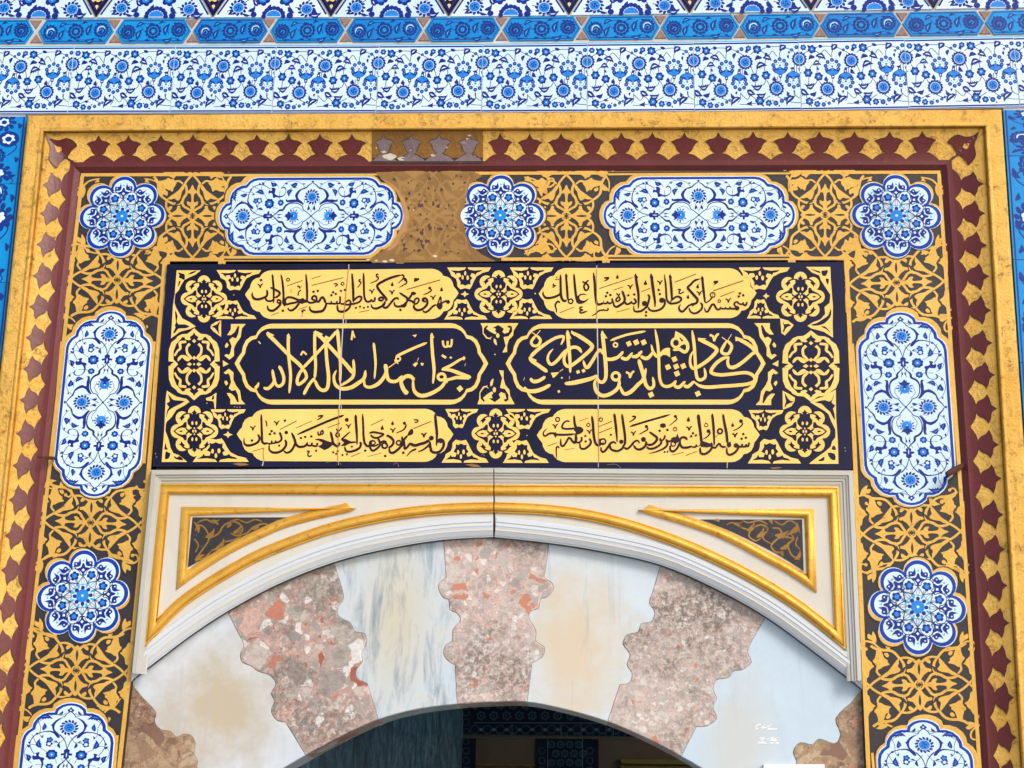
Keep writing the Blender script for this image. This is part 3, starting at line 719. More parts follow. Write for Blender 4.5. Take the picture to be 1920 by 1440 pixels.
# ------------------------------------------------------------------ marble spandrels with gilt mouldings
def arc_between(x0, x1, C):
    return [p for p in C if x0 < p[0] < x1]
SPD = 0.016
def spandrel(side):
    left = side == 'l'
    nm = 'marble_spandrel'
    root = empty(nm, W(600 if left else 1250, 900, SPD), ('left' if left else 'right') + ' half of the white marble arch surround with gilt rolls and a triangular painted panel', 'marble slab')
    A2 = catmull((OUT[:8] + [(925, 1009)]) if left else ([(927, 1009)] + OUT[9:]), 4)
    A3 = [(min(max(x, lx(((284, 880), (245, 1280)), y)), lx(((1600, 882), (1617, 1295)), y)), y) for x, y in offset_path(A2, -14)]
    if left: P = [(283, 881), (925.5, 877)] + A3[::-1]
    else: P = [(926.4, 877), (1600, 882)] + A3[::-1]
    slab('slab', P, SPD, -0.045, 'marble', root, bev=0.0015)
    # stepped cornice round the outer edge
    path = [(247, 1262), (284, 882), (925, 878)] if left else [(927, 878), (1599, 883), (1616, 1276)]
    sg = 1
    CLX = (lambda x, y: max(x, lx(((284, 880), (245, 1280)), y) + .4)) if left else (lambda x, y: min(x, lx(((1600, 882), (1617, 1295)), y) - .4))
    prof = [(0, SPD), (0.5, .029), (8, .030), (9, .026), (13, .0255), (14.5, .0225), (19, .022), (20.5, .019), (25, .0185), (27, SPD + .0012), (28, SPD + .0008)]
    moulding('cornice_moulding', path, [(sg * o, d) for o, d in prof], 'marbleg', root, smooth=False, clampx=CLX)
    # outer gilt roll: down the side, along the top; lower roll along the arch
    gl = half_round(15, SPD, .013) ; 
    fil = [(-11, SPD), (-10, SPD + .006), (-7.5, SPD + .006)] + [(o, d + .001) for o, d in gl] + [(7.5, SPD + .004), (9.5, SPD + .004), (10, SPD)]
    arcg = N("283 1186 335 1133 387 1096 440 1064 494 1036 583 1002 651 982 740 964 830 954 925 951") if left else N("927 951 1020 955 1110 967 1200 990 1307 1030 1414 1083 1503 1139 1575 1197")
    arcg = catmull(arcg, 3)
    if left: path = arcg[::-1] + [(309, 917), (925, 919)]
    else: path = [(927, 919), (1562, 923)] + arcg[::-1]
    moulding('gilt_roll', path, fil, 'gilt', root)
    # inner triangle
    if left: tri = [(347, 957), (664, 953)] + catmull(N("651 954 590 967 530 984 480 1006 430 1031 380 1062 338 1092"), 3)
    else: tri = [(1200, 956), (1519, 961)] + catmull(N("1524 1098 1480 1069 1432 1043 1390 1020 1343 998 1280 976 1215 957"), 3)
    fil2 = [(-7, SPD), (-6.5, SPD + .004), (-5, SPD + .005), (-3, SPD + .009), (1, SPD + .012), (5, SPD + .0105), (9, SPD + .005), (11, SPD + .0005), (11.5, SPD - .002)]
    ar = sum(tri[q][0] * tri[(q + 1) % len(tri)][1] - tri[(q + 1) % len(tri)][0] * tri[q][1] for q in range(len(tri)))
    moulding('gilt_triangle', tri, [(o if ar > 0 else -o, d) for o, d in fil2], 'gilt', root, closed=True)
    sh = Sheet()
    if left: pan = [(361, 970), (556, 970)] + catmull(N("540 976 496 993 451 1013 400 1038 352 1064"), 3)
    else: pan = [(1312, 974), (1504, 974), (1507, 1072)] + catmull(N("1500 1066 1460 1041 1414 1017 1370 996 1330 980"), 3)
    sh.poly(pan, 'black')
    if left:
        for P, w in (("365 1050 380 1030 392 1010 384 990 372 985 366 996", 3), ("392 1010 410 1000 420 985 440 978 455 990 446 1004 432 1000", 3.4), ("446 1004 462 1000 476 988 496 982 508 990 500 996", 3), ("508 986 520 976 540 975", 2.5),
                     ("370 980 386 974 400 980 412 974", 3), ("368 1050 384 1046 398 1032 414 1028 420 1016", 3), ("430 978 446 974 462 980 478 974 492 978", 2.6), ("364 1010 372 1022 366 1036", 2.6), ("420 1016 440 1012 452 1004", 3)):
            sh.stroke(P, w, 'oldgilt', taper=.2)
        for a in ((384, 1008, 402, 990, 9), (402, 1030, 420, 1008, 8), (436, 1000, 452, 984, 8), (372, 1000, 362, 978, 7), (470, 992, 488, 980, 7), (384, 1040, 366, 1058, 7), (410, 985, 394, 976, 6), (505, 986, 524, 974, 6), (425, 990, 432, 974, 6)):
            sh.leaf(*a, 'oldgilt', serr=True)
    else:
        for P, w in (("1500 1050 1484 1040 1478 1022 1488 1010 1480 1000 1474 1010", 3), ("1488 1010 1468 1006 1456 1012 1446 1024 1456 1036 1470 1034", 3.4), ("1446 1020 1430 1008 1440 992 1428 984 1412 990 1404 1004 1416 1014 1428 1008", 3), ("1404 994 1388 988 1374 980 1362 984", 2.8),
                     ("1500 1000 1494 984 1480 976 1466 984 1452 976", 3), ("1440 984 1424 976 1404 980 1392 976", 2.8), ("1500 1030 1492 1020 1496 1006", 2.6), ("1468 1006 1462 992 1448 990", 3)):
            sh.stroke(P, w, 'oldgilt', taper=.2)
        for a in ((1480, 1000, 1496, 980, 10), (1452, 1004, 1478, 994, 10), (1418, 1008, 1432, 988, 9), (1462, 1030, 1480, 1014, 8), (1400, 996, 1414, 978, 8), (1490, 1050, 1500, 1030, 7), (1376, 982, 1392, 978, 7), (1448, 984, 1440, 974, 6), (1350, 978, 1338, 976, 5), (1470, 1044, 1456, 1034, 6)):
            sh.leaf(*a, 'oldgilt', serr=True)
    sh.build('painted_panel', on_wall(SPD + .0012), root, base=SPD + .0012)
    # white band and groove that follow the arch
    pr = [(-40, SPD + .0006), (-39, SPD + .0022), (-31, SPD + .0022), (-30.3, SPD - .003), (-29.4, SPD - .003), (-28.6, SPD + .003), (-24, SPD + .0032), (-22, SPD + .0016), (-13, SPD - .002), (-6, SPD - .008), (-3.5, SPD - .012), (-2.2, SPD - .0125), (-1.9, -.028)]
    cv = moulding('arch_moulding', A2, [(-o if False else o, d) for o, d in pr], 'marble2', root, clampx=CLX, smooth=False)
    # cut the ends that would run out over the border
    return root
spandrel('l'); spandrel('r')
gr = Sheet(); gr.stroke("926 876 925.6 950 926.4 1010", 1.6, 'brownstrip', n=2)

# ------------------------------------------------------------------ arch stones with joggled joints
J = [N("244 1280 267 1309 291 1335 289 1353 300 1368 319 1372 330 1383 345 1377 359 1381 365 1394 363 1413 370 1427 369 1440 385 1470 430 1505"),
     N("427 1148 445 1185 457 1210 450 1226 454 1242 471 1249 484 1259 505 1266 517 1282 508 1300 514 1314 508 1333 519 1351 535 1354 573 1416"),
     N("626 1056 637 1092 644 1122 633 1139 635 1157 656 1168 665 1185 683 1189 686 1208 677 1226 679 1240 667 1257 670 1273 688 1282 709 1349"),
     N("832 1014 836 1084 824 1093 822 1105 831 1121 841 1125 843 1143 857 1150 863 1164 849 1180 847 1202 834 1211 832 1229 845 1243 853 1246 857 1320"),
     N("1029 1020 1022 1071 1020 1084 1034 1093 1036 1107 1024 1120 1013 1123 1009 1141 995 1146 991 1159 1004 1182 1004 1202 1020 1214 1016 1232 997 1243 988 1316"),
     N("1238 1061 1223 1111 1217 1130 1227 1147 1221 1166 1202 1170 1196 1185 1175 1191 1168 1208 1181 1227 1175 1246 1185 1263 1179 1281 1162 1284 1139 1353"),
     N("1435 1158 1410 1200 1401 1221 1408 1242 1391 1256 1376 1258 1364 1271 1343 1275 1336 1292 1343 1309 1336 1326 1343 1347 1326 1361 1305 1363 1277 1418"),
     N("1616 1294 1595 1319 1567 1347 1576 1376 1565 1395 1536 1386 1523 1397 1500 1393 1487 1410 1494 1435 1470 1470 1400 1500")]
def jsm(P):
    return [P[0]] + catmull(P[1:-1], 3) + [P[-1]]
J = [jsm(p) for p in J]
VD = -0.022
def stone(jl, jr, mat, label, dz=0.0):
    o0, o1 = jl[0][0], jr[0][0]; i0, i1 = jl[-1][0], jr[-1][0]
    P = [jl[0]] + arc_between(o0 + 1, o1 - 1, OUTC) + list(jr) + arc_between(i0 + 1, i1 - 1, INTC)[::-1] + list(jl)[:0:-1]
    o = slab('arch_stone', P, VD + dz, 0, mat, bev=0.0012, origin=W(*P[0], VD)) if False else None
    c = (sum(p[0] for p in P) / len(P), sum(p[1] for p in P) / len(P))
    v, f, m = slab_geo(P, lambda x, y, d: W(x, y, d), VD + dz, -0.155, mat, 0.002)
    o = mkmesh('arch_stone', v, f, [0] * len(f), [mat], None, W(c[0], c[1], VD))
    return tag(o, label, 'arch stone', 'alternating marble and breccia stones of the arch')
stone(J[0], J[1], 'vm1', 'white marble arch stone with a broad tan stain, at the lower left of the arch')
stone(J[1], J[2], 'br1', 'coarse pink and grey breccia arch stone with large red pebbles, left of the keystone', .0012)
stone(J[2], J[3], 'vm2', 'blue grey streaked marble arch stone touching the left side of the keystone')
stone(J[3], J[4], 'br2', 'pink breccia keystone at the crown of the arch', .0012)
stone(J[4], J[5], 'vm3', 'white marble arch stone with a peach stain touching the right side of the keystone')
stone(J[5], J[6], 'br3', 'fine pale pink breccia arch stone with a brown weathered top, right of the keystone', .0012)
vr = stone(J[6], J[7], 'vm4', 'pale bluish marble arch stone with white scuffs, at the lower right of the arch')
sc_ = Sheet()
for x0, y0, n_ in ((1418, 1363, 20), (1422, 1388, 34)):
    for i in range(n_):
        x, y = x0 + random.uniform(0, 38), y0 + random.uniform(-5, 6); l_ = random.uniform(3, 9)
        sc_.stroke([(x - l_ / 2, y + random.uniform(0, 1.5)), (x, y), (x + l_ / 2, y - random.uniform(0, 1.5))], random.uniform(.8, 2.2), 'paper', n=2, taper=.3)
so = sc_.build('white_scuffs', on_wall(VD + .0008), vr, base=VD + .0008)
def end_stone(P, mat, label):
    v, f, m = slab_geo(P, lambda x, y, d: W(x, y, d), VD + .0012, -0.155, mat, 0.0014)
    c = P[len(P) // 2]
    tag(mkmesh('arch_stone', v, f, [0] * len(f), [mat], None, W(c[0], c[1], VD)), label, 'arch stone', 'alternating marble and breccia stones of the arch')
end_stone(list(J[0]) + arc_between(340.5, 429, INTC)[::-1] + [(340, 1640), (205, 1640)], 'br4', 'brown breccia springer stone at the left foot of the arch beside the gold border')
end_stone(list(J[7]) + arc_between(1401, 1489.5, INTC) + [(1490, 1640), (1632, 1640)], 'br4', 'brown breccia springer stone at the right foot of the arch above the white card')
for P, sd_ in (([(205, 1641), (340, 1641), (335, YB + 40), (112, YB + 40)], 'left'), ([(1490, 1641), (1632, 1641), (1668, YB + 40), (1500, YB + 40)], 'right')):
    v, f, m = slab_geo(P, lambda x, y, d: W(x, y, d), VD, -0.155, 'vm4', 0.002)
    tag(mkmesh('door_jamb', v, f, [0] * len(f), ['vm4'], None, W(*P[0], VD)), 'white marble door jamb under the %s springer stone' % sd_, 'door jamb')

# ------------------------------------------------------------------ dark room seen through the door
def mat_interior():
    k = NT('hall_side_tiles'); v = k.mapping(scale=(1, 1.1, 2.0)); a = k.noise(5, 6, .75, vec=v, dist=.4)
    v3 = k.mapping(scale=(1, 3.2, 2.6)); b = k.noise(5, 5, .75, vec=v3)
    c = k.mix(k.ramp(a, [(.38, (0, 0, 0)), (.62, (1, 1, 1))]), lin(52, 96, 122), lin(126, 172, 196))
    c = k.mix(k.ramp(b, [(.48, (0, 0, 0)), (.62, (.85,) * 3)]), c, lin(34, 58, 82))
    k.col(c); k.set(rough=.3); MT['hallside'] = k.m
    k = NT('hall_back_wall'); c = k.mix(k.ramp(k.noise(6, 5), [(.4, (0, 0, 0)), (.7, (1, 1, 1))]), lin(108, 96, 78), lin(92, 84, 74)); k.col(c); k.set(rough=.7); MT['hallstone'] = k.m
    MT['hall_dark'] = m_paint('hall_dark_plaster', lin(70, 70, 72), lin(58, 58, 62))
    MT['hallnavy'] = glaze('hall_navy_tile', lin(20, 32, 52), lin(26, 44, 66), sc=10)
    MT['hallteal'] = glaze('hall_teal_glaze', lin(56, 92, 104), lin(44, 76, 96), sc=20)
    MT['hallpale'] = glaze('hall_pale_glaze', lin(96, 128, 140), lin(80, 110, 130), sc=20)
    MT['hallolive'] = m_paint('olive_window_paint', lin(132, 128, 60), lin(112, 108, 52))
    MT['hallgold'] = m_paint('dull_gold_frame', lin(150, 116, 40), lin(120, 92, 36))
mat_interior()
BK = -6.0
xl = W(500, 1440, 0).x; bz0, bz1 = 0.0, 3.6; xr = 2.6; yb = -BK
def quad(name, V, mat, label=None, cat=None, kind=None, parent=None):
    o = mkmesh(name, V, [[0, 1, 2, 3]], [0], [mat], parent); return tag(o, label, cat, None, kind)
def boxo(name, a, b, mat, parent=None):
    (x0, y0, z0), (x1, y1, z1) = a, b
    V = [(x, y, z) for x in (x0, x1) for y in (y0, y1) for z in (z0, z1)]
    F = [[0, 1, 3, 2], [4, 6, 7, 5], [0, 4, 5, 1], [2, 3, 7, 6], [0, 2, 6, 4], [1, 5, 7, 3]]
    return mkmesh(name, V, F, [0] * 6, [mat], parent, ((x0 + x1) / 2, (y0 + y1) / 2, (z0 + z1) / 2))
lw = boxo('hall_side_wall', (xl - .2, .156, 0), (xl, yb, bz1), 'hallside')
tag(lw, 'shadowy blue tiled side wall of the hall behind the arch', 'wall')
def daylight_wall():  # out of view; its openings are added so skylight reaches the hall's left wall
    V = []; F = []
    def bx(y0, y1, z0, z1):
        o = len(V); V.extend([(x, y, z) for x in (xr, xr + .2) for y in (y0, y1) for z in (z0, z1)])
        F.extend([[o + q for q in f] for f in ([0, 1, 3, 2], [4, 6, 7, 5], [0, 4, 5, 1], [2, 3, 7, 6], [0, 2, 6, 4], [1, 5, 7, 3])])
    bx(.156, yb, 0, .9); bx(.156, yb, 3.3, bz1)
    for y0, y1 in ((.156, .5), (2.2, 2.5), (4.2, 4.5), (5.8, yb)): bx(y0, y1, .902, 3.298)
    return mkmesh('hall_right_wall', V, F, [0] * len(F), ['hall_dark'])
tag(daylight_wall(), 'right side wall of the hall with three tall window openings', 'wall')
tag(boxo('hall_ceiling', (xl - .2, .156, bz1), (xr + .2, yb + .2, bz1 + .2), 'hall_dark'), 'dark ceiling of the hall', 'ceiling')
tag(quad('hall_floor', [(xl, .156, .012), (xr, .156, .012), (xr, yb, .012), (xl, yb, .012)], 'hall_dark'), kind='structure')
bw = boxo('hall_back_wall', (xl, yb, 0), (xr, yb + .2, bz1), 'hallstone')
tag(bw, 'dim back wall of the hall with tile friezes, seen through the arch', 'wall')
def bq(name, x0, y0, x1, y1, d, mat, parent):
    a = W(x0, y0, BK); b = W(x1, y1, BK)
    return boxo(name, (a.x, yb - d, b.z), (b.x, yb - .001, a.z), mat, parent)
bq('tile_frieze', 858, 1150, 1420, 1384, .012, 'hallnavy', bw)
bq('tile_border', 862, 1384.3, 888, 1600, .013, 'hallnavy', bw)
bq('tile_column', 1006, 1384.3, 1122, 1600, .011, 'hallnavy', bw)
sh = Sheet()
for x in range(890, 1400, 24):
    for r_, y in enumerate((1180, 1204, 1228, 1252, 1276, 1300, 1322, 1342)):
        sh.flower(x + (12 if r_ % 2 else 0), y, 9, 6, 'hallteal', 'hallnavy', 'hallpale')
    for y in (1368,):
        sh.ring(x, y, 8, 2.2, 'hallteal'); sh.disc(x + 12, y, 3.5, 'hallpale', n=6); sh.stroke([(x - 8, y + 12), (x, y + 6), (x + 8, y + 12)], 2, 'hallteal')
sh.stroke("888 1355 1400 1357", 1.5, 'hallpale', n=1); sh.stroke("888 1383 1400 1386", 1.5, 'hallpale', n=1)
for xs in (960, 1052, 1090, 1150): sh.stroke([(xs, 1357), (xs, 1384)], 1, 'hallpale', n=1)
for x in range(1034, 1090, 17):
    for y in range(1396, 1560, 17):
        sh.flower(x + (8 if (y // 17) % 2 else 0), y, 7.5, 6, 'hallteal', 'hallnavy', 'hallpale')
for x in (1027, 1092): sh.stroke([(x, 1386), (x, 1590)], 1.4, 'hallpale', n=1)
for x in (1016, 1106, 874):
    for y in range(1300, 1590, 18):
        if y > 1392 or x == 874: sh.ring(x, y, 6, 2, 'hallteal')
sh.build('tile_pattern', on_wall(BK + .0135), bw, base=BK + .0135)
bq('window_frame', 1164, 1424, 1420, 1436, .05, 'hallolive', bw); bq('window_frame', 1164, 1436.2, 1172, 1700, .05, 'hallolive', bw)
bq('window_pane', 1172.3, 1436.3, 1420, 1700, .02, 'hallolive', bw)
bq('picture_rail', 894, 1432, 1004, 1437, .03, 'hallgold', bw)
# ------------------------------------------------------------------ ceramic tiles
def local(x, y, d): return Vector((x, -d, -y))
def copy_thing(o, loc, scale=None, rot=None, label=None):
    c = o.copy(); COL.objects.link(c); c.location = loc
    if scale: c.scale = scale
    if rot is not None: c.rotation_euler = (0, rot, 0)
    if label: c['label'] = label
    return c
def place(o, loc, scale=None, rot=None):
    o.location = loc
    if scale: o.scale = scale
    if rot is not None: o.rotation_euler = (0, rot, 0)
    return o

# --- eight lobed rosette, radius 1 unit
def lob(R, c=.70, rho=.30, n=11):
    P = []
    for i in range(8):
        for j in range(n):
            a = math.radians(-22.5 + 45 * j / n); r = c * math.cos(a) + math.sqrt(max(rho * rho - (c * math.sin(a)) ** 2, 0))
            b = a + math.radians(45 * i); P.append((R * r * math.cos(b), R * r * math.sin(b)))
    return P
RU = .1175
TT = .0022
def make_rosette():
    s = Sheet(); S = RU
    s.at(0, 0, S)
    s.poly(lob(1.0), 'cobalt'); s.poly(lob(.95, .70, .262), 'white')
    for i in range(8):
        s.at(0, 0, S, S, math.radians(45 * i) - math.pi / 2)          # petal axis along +x, local coordinates (r, t)
        # ogee lines from cusp to trefoil
        s.stroke(".655 .27 .64 .20 .60 .155 .575 .12 .56 .07 .52 .03", (.014, .018, .02), 'line', mir='y', n=3)
        s.poly(".72 0 .665 .035 .625 .05 .615 .10 .59 .155 .565 .11 .545 .055 .50 .03 .45 0", 'navy', 2, mir='y')
        s.poly(".69 0 .63 .05 .60 .09 .56 .05 .52 0 .56 -.05 .60 -.09 .63 -.05", 'navy', 2)
        s.dia(.565, 0, .036, 'white', 0)
        s.stroke(".455 -.05 .455 .05", .028, 'line', n=1); s.stroke(".50 0 .42 0", .03, 'line', n=1)
        s.stroke(".43 0 .35 .06 .262 .108 .25 .104", .018, 'line', mir='y', n=3)
        s.leaf(.64, .215, .84, .075, .085, 'navy', bend=-.28, core=None, mir='y', serr=False)
        s.leaf(.66, .20, .74, .10, .075, 'navy', bend=.2, mir='y', serr=False)
        s.disc(.705, .155, .018, 'white', n=6, mir='y')
        s.poly(".80 0 .755 .035 .755 -.035", 'turql')
        s.stroke(".43 0 .30 .03 .23 .0", .008, 'line', mir='y', n=2); s.stroke(".33 .17 .27 .10 .24 0", .008, 'line', mir='y', n=2)
        s.at(0, 0, S, S, math.radians(45 * i + 22.5) - math.pi / 2)
        s.stroke(".655 0 .64 .03 .605 .085 .56 .115 .50 .135 .45 .12 .42 .165", .016, 'line', mir='y', n=3)
        s.stroke(".43 0 .30 0", .008, 'line', n=1)
        s.flower(.48, 0, .098, 5, 'navy', 'blue', rot=.3)
        s.leaf(.28, .0, .20, 0, .06, 'turql', bend=0, serr=False)
    s.at(0, 0, S)
    for i in range(8):
        a = math.radians(45 * i); s.disc(.175 * math.cos(a), .175 * math.sin(a), .048, 'navy', .042, a); s.disc(.215 * math.cos(a + .39), .215 * math.sin(a + .39), .030, 'turql', .022, a + .39)
    s.disc(0, 0, .14, 'blue', n=16)
    for i in range(6): s.disc(.075 * math.cos(i * 1.047), .075 * math.sin(i * 1.047), .028, 'turq', n=8)
    s.disc(0, 0, .03, 'white', n=8)
    body = [(x * S, y * S) for x, y in lob(1.022, .70, .298)]
    return s.build('rosette_tile', local, None, base=TT, step=2e-5, extra=[slab_geo(body, local, TT, -.01, 'white', .0008)])
ros = make_rosette()
RL = ['in the top left corner of the arabesque border', 'beside the worn patch in the top border', 'in the top right corner of the arabesque border',
      'low in the left column between two long tiles', 'low in the right column between two long tiles']
for i, (x, y, rx, ry) in enumerate(ROS):
    o = ros if i == 0 else copy_thing(ros, (0, 0, 0))
    p = W(x, y, TT); p.y = 0
    place(o, p, None, (-.03, 0, .03, -.07, .06)[i])
    tag(o, 'eight lobed blue and white rosette tile ' + RL[i], 'tile', 'eight lobed rosette tiles')

# --- long cartouche tile, traced at 8.47 units per photo pixel from its centre; units scaled afterwards
def make_cartouche():
    s = Sheet(); K = 1 / 1515.0 * .2515
    s.at(0, 0, K)
    def sym(P): 
        P = N(P); Q = P + [(x, -y) for x, y in P[::-1]]; Q = Q + [(-x, y) for x, y in Q[::-1]]
        return Q
    OUTL = "0 -607 600 -607 905 -607 985 -592 1050 -556 1108 -490 1185 -480 1265 -438 1330 -370 1360 -290 1362 -212 1425 -196 1482 -130 1508 -60 1515 0"
    s.poly(sym("0 -607 600 -607 905 -607 985 -592 1050 -556 1108 -490 1185 -480 1265 -438 1330 -370 1360 -290 1362 -212 1425 -196 1482 -130 1508 -60 1515 0"), 'cobalt')
    s.poly(sym("0 -568 600 -568 900 -568 975 -552 1035 -514 1090 -446 1180 -438 1245 -400 1296 -345 1322 -275 1322 -180 1400 -160 1450 -105 1472 -50 1478 0"), 'white')
    M = 'xy'
    # fine stems
    for P in ("110 -430 180 -510 300 -555 420 -540 470 -500 520 -425", "500 -200 540 -290 535 -400", "560 -120 660 -150 700 -195", "740 -260 800 -350 880 -420 1000 -480", "950 -330 1010 -380 1120 -380 1230 -420",
              "880 -200 890 -140 900 -90 980 -30", "130 -70 230 -140 330 -110", "560 -450 640 -540 760 -560 830 -510 850 -440 800 -370", "1100 -460 1200 -420 1290 -300 1330 -200 1300 -70", "1340 -200 1330 -100 1360 -60", "60 -190 30 -130 0 -60", "470 -30 560 -30 640 -60",
              "130 -280 120 -220 150 -170", "250 -440 330 -450 400 -400"):
        s.stroke(P, 7, 'line', n=3, mir=M)
    # ogee skeleton
    s.stroke("0 -560 12 -520 60 -490 110 -445 170 -425", (8, 14, 20, 24), 'line', n=3, mir=M)
    s.poly("115 -450 200 -425 250 -385 285 -320 262 -262 330 -262 405 -250 422 -272 428 -225 330 -215 250 -218 180 -196 140 -172 146 -215 210 -262 235 -310 215 -370 165 -425", 'navy', 2, mir=M)
    s.stroke("0 0 75 -62 130 -98 150 -150 215 -192 300 -204 370 -198 430 -160 468 -98 520 -92 560 -62 600 -22 645 -3", (12, 14, 14, 16, 30, 34, 16, 13), 'line', n=3, mir=M)
    s.stroke("800 -4 900 -30 975 -78 1015 -118", (10, 14, 20), 'line', n=3, mir=M)
    s.poly("962 -118 972 -150 1028 -195 1058 -270 1050 -350 1066 -300 1072 -230 1050 -180 1012 -130 985 -112", 'navy', 2, mir=M)
    s.stroke("1060 -260 1052 -340 1010 -430 930 -485 850 -498 770 -470 700 -425", (16, 12, 10), 'line', n=3, mir=M)
    s.disc(880, -505, 18, 'navy', n=8, mir=M); s.disc(1020, -415, 18, 'navy', n=8, mir=M)
    s.poly("1008 -120 1040 -180 1085 -215 1150 -232 1160 -252 1175 -232 1235 -190 1275 -130 1292 -78 1262 -120 1210 -172 1150 -196 1085 -186 1040 -140", 'navy', 2, mir=M)
    s.stroke("1290 -78 1340 -52 1375 -12 1400 0", 13, 'line', n=3, mir=M)
    # curling hook with palmette
    s.stroke("520 -440 470 -455 440 -415 445 -360 490 -315 560 -305 620 -330 660 -370", (16, 20, 10, 12, 24, 34, 30), 'navy', n=3, mir=M)
    s.poly("600 -300 622 -350 610 -430 660 -450 690 -435 725 -395 728 -355 690 -365 660 -350 650 -300 630 -285", 'navy', 2, mir=M)
    s.disc(688, -415, 18, 'white', n=7, mir=M)
    # leaves
    for a in ((250, -515, 370, -495, 70, .2), (585, -490, 700, -545, 56, .2), (800, -345, 945, -375, 62, -.2), (1075, -345, 1200, -335, 50, .12), (1255, -420, 1260, -225, 70, -.22), (330, -420, 380, -300, 60, -.3), (800, -95, 905, -100, 34, -.2),
              (60, -85, 55, -160, 34, -.15), (1335, -150, 1400, -105, 30, .2), (800, -500, 850, -545, 26, .1), (410, -515, 470, -520, 22, .1), (960, -360, 1010, -330, 20, .1), (500, -28, 560, -10, 18, 0), (120, -510, 170, -520, 20, .2), (890, -130, 900, -200, 20, .2)):
        s.leaf(a[0], a[1], a[2], a[3], a[4] * 1.15, 'navy', bend=a[5], core='blue' if a[4] > 45 else None, mir=M, serr=a[4] > 40)
    # blossoms
    s.flower(512, -210, 52, 7, 'navy', 'blue', 'white', mir=M)
    s.flower(700, -196, 84, 8, 'navy', 'blue', 'white', mir=M)
    s.flower(868, -244, 46, 5, 'navy', 'white', mir=M); s.flower(930, -240, 44, 5, 'navy', 'blue', mir=M)
    s.rose(1130, 0, 122, 14, 'navy', 'blue', 'white', mir='x', core='navy')
    s.rose(0, -302, 120, 14, 'navy', 'blue', 'white', mir='y', core='navy')
    for k in range(12):                                             # lotus on the long axis
        a = -2.6 + k * .47
        r1 = 132 if k % 2 else 112
        s.poly([(302 + 70 * math.cos(a - .25), 70 * math.sin(a - .25)), (302 + r1 * math.cos(a), r1 * math.sin(a)), (302 + 70 * math.cos(a + .25), 70 * math.sin(a + .25))], 'navy', mir='x')
    s.disc(295, 0, 80, 'white', n=16, mir='x'); s.disc(293, 0, 74, 'blue', n=16, mir='x')
    s.poly("330 0 355 -62 385 -70 395 -30 440 0 395 30 385 70 355 62", 'navy', 2, mir='x')
    s.disc(310, 0, 26, 'navy', n=8, mir='x'); s.disc(288, 0, 10, 'white', n=6, mir='x')
    s.poly("640 0 650 -40 690 -30 690 -70 720 -75 730 -35 770 -40 800 0 770 40 730 35 720 75 690 70 690 30 650 40", 'navy', 2, mir='x')
    s.poly("650 0 700 -8 740 0 700 8", 'white', mir='x')
    s.poly("1372 0 1385 -38 1412 -42 1425 -20 1455 0 1425 20 1412 42 1385 38", 'navy', 2, mir='x'); s.disc(1404, 0, 13, 'white', n=7, mir='x')
    s.poly("-26 -545 0 -562 26 -545 0 -524", 'navy', mir='y'); s.disc(0, 0, 16, 'line', n=8)
    body = [(x * K * 1.012, y * K * 1.022) for x, y in sym(OUTL)]
    return s.build('cartouche_tile', local, None, base=TT, step=2e-5, extra=[slab_geo(body, local, TT, -.01, 'white', .0008)])
car = make_cartouche()
CL = ['in the top border left of the worn patch', 'in the top border right of the middle rosette', 'upright in the left column beside the inscription', 'upright in the right column beside the inscription',
      'cut off by the bottom of the left column', 'cut off by the bottom of the right column']
def wsize(x, y, dx, dy):
    a, b = W(x - dx, y - dy, .006), W(x + dx, y + dy, .006); return (b - a).length / 2
for i, (x, y, hl, hh, v) in enumerate(CAR):
    o = car if i == 0 else copy_thing(car, (0, 0, 0))
    p = W(x, y, TT); p.y = 0
    if v: L_, H_ = wsize(x, y, 0, hl), wsize(x, y, hh, 0)
    else: L_, H_ = wsize(x, y, hl, 0), wsize(x, y, 0, hh)
    place(o, p, (L_ / .2515, 1, H_ / (.2515 * 607 / 1515)), (math.pi / 2 if v else 0) + ((.0, .0, .005, -.008, .01, -.01)[i]))
    tag(o, 'long lobed blue and white floral tile ' + CL[i], 'tile', 'long lobed floral tiles')

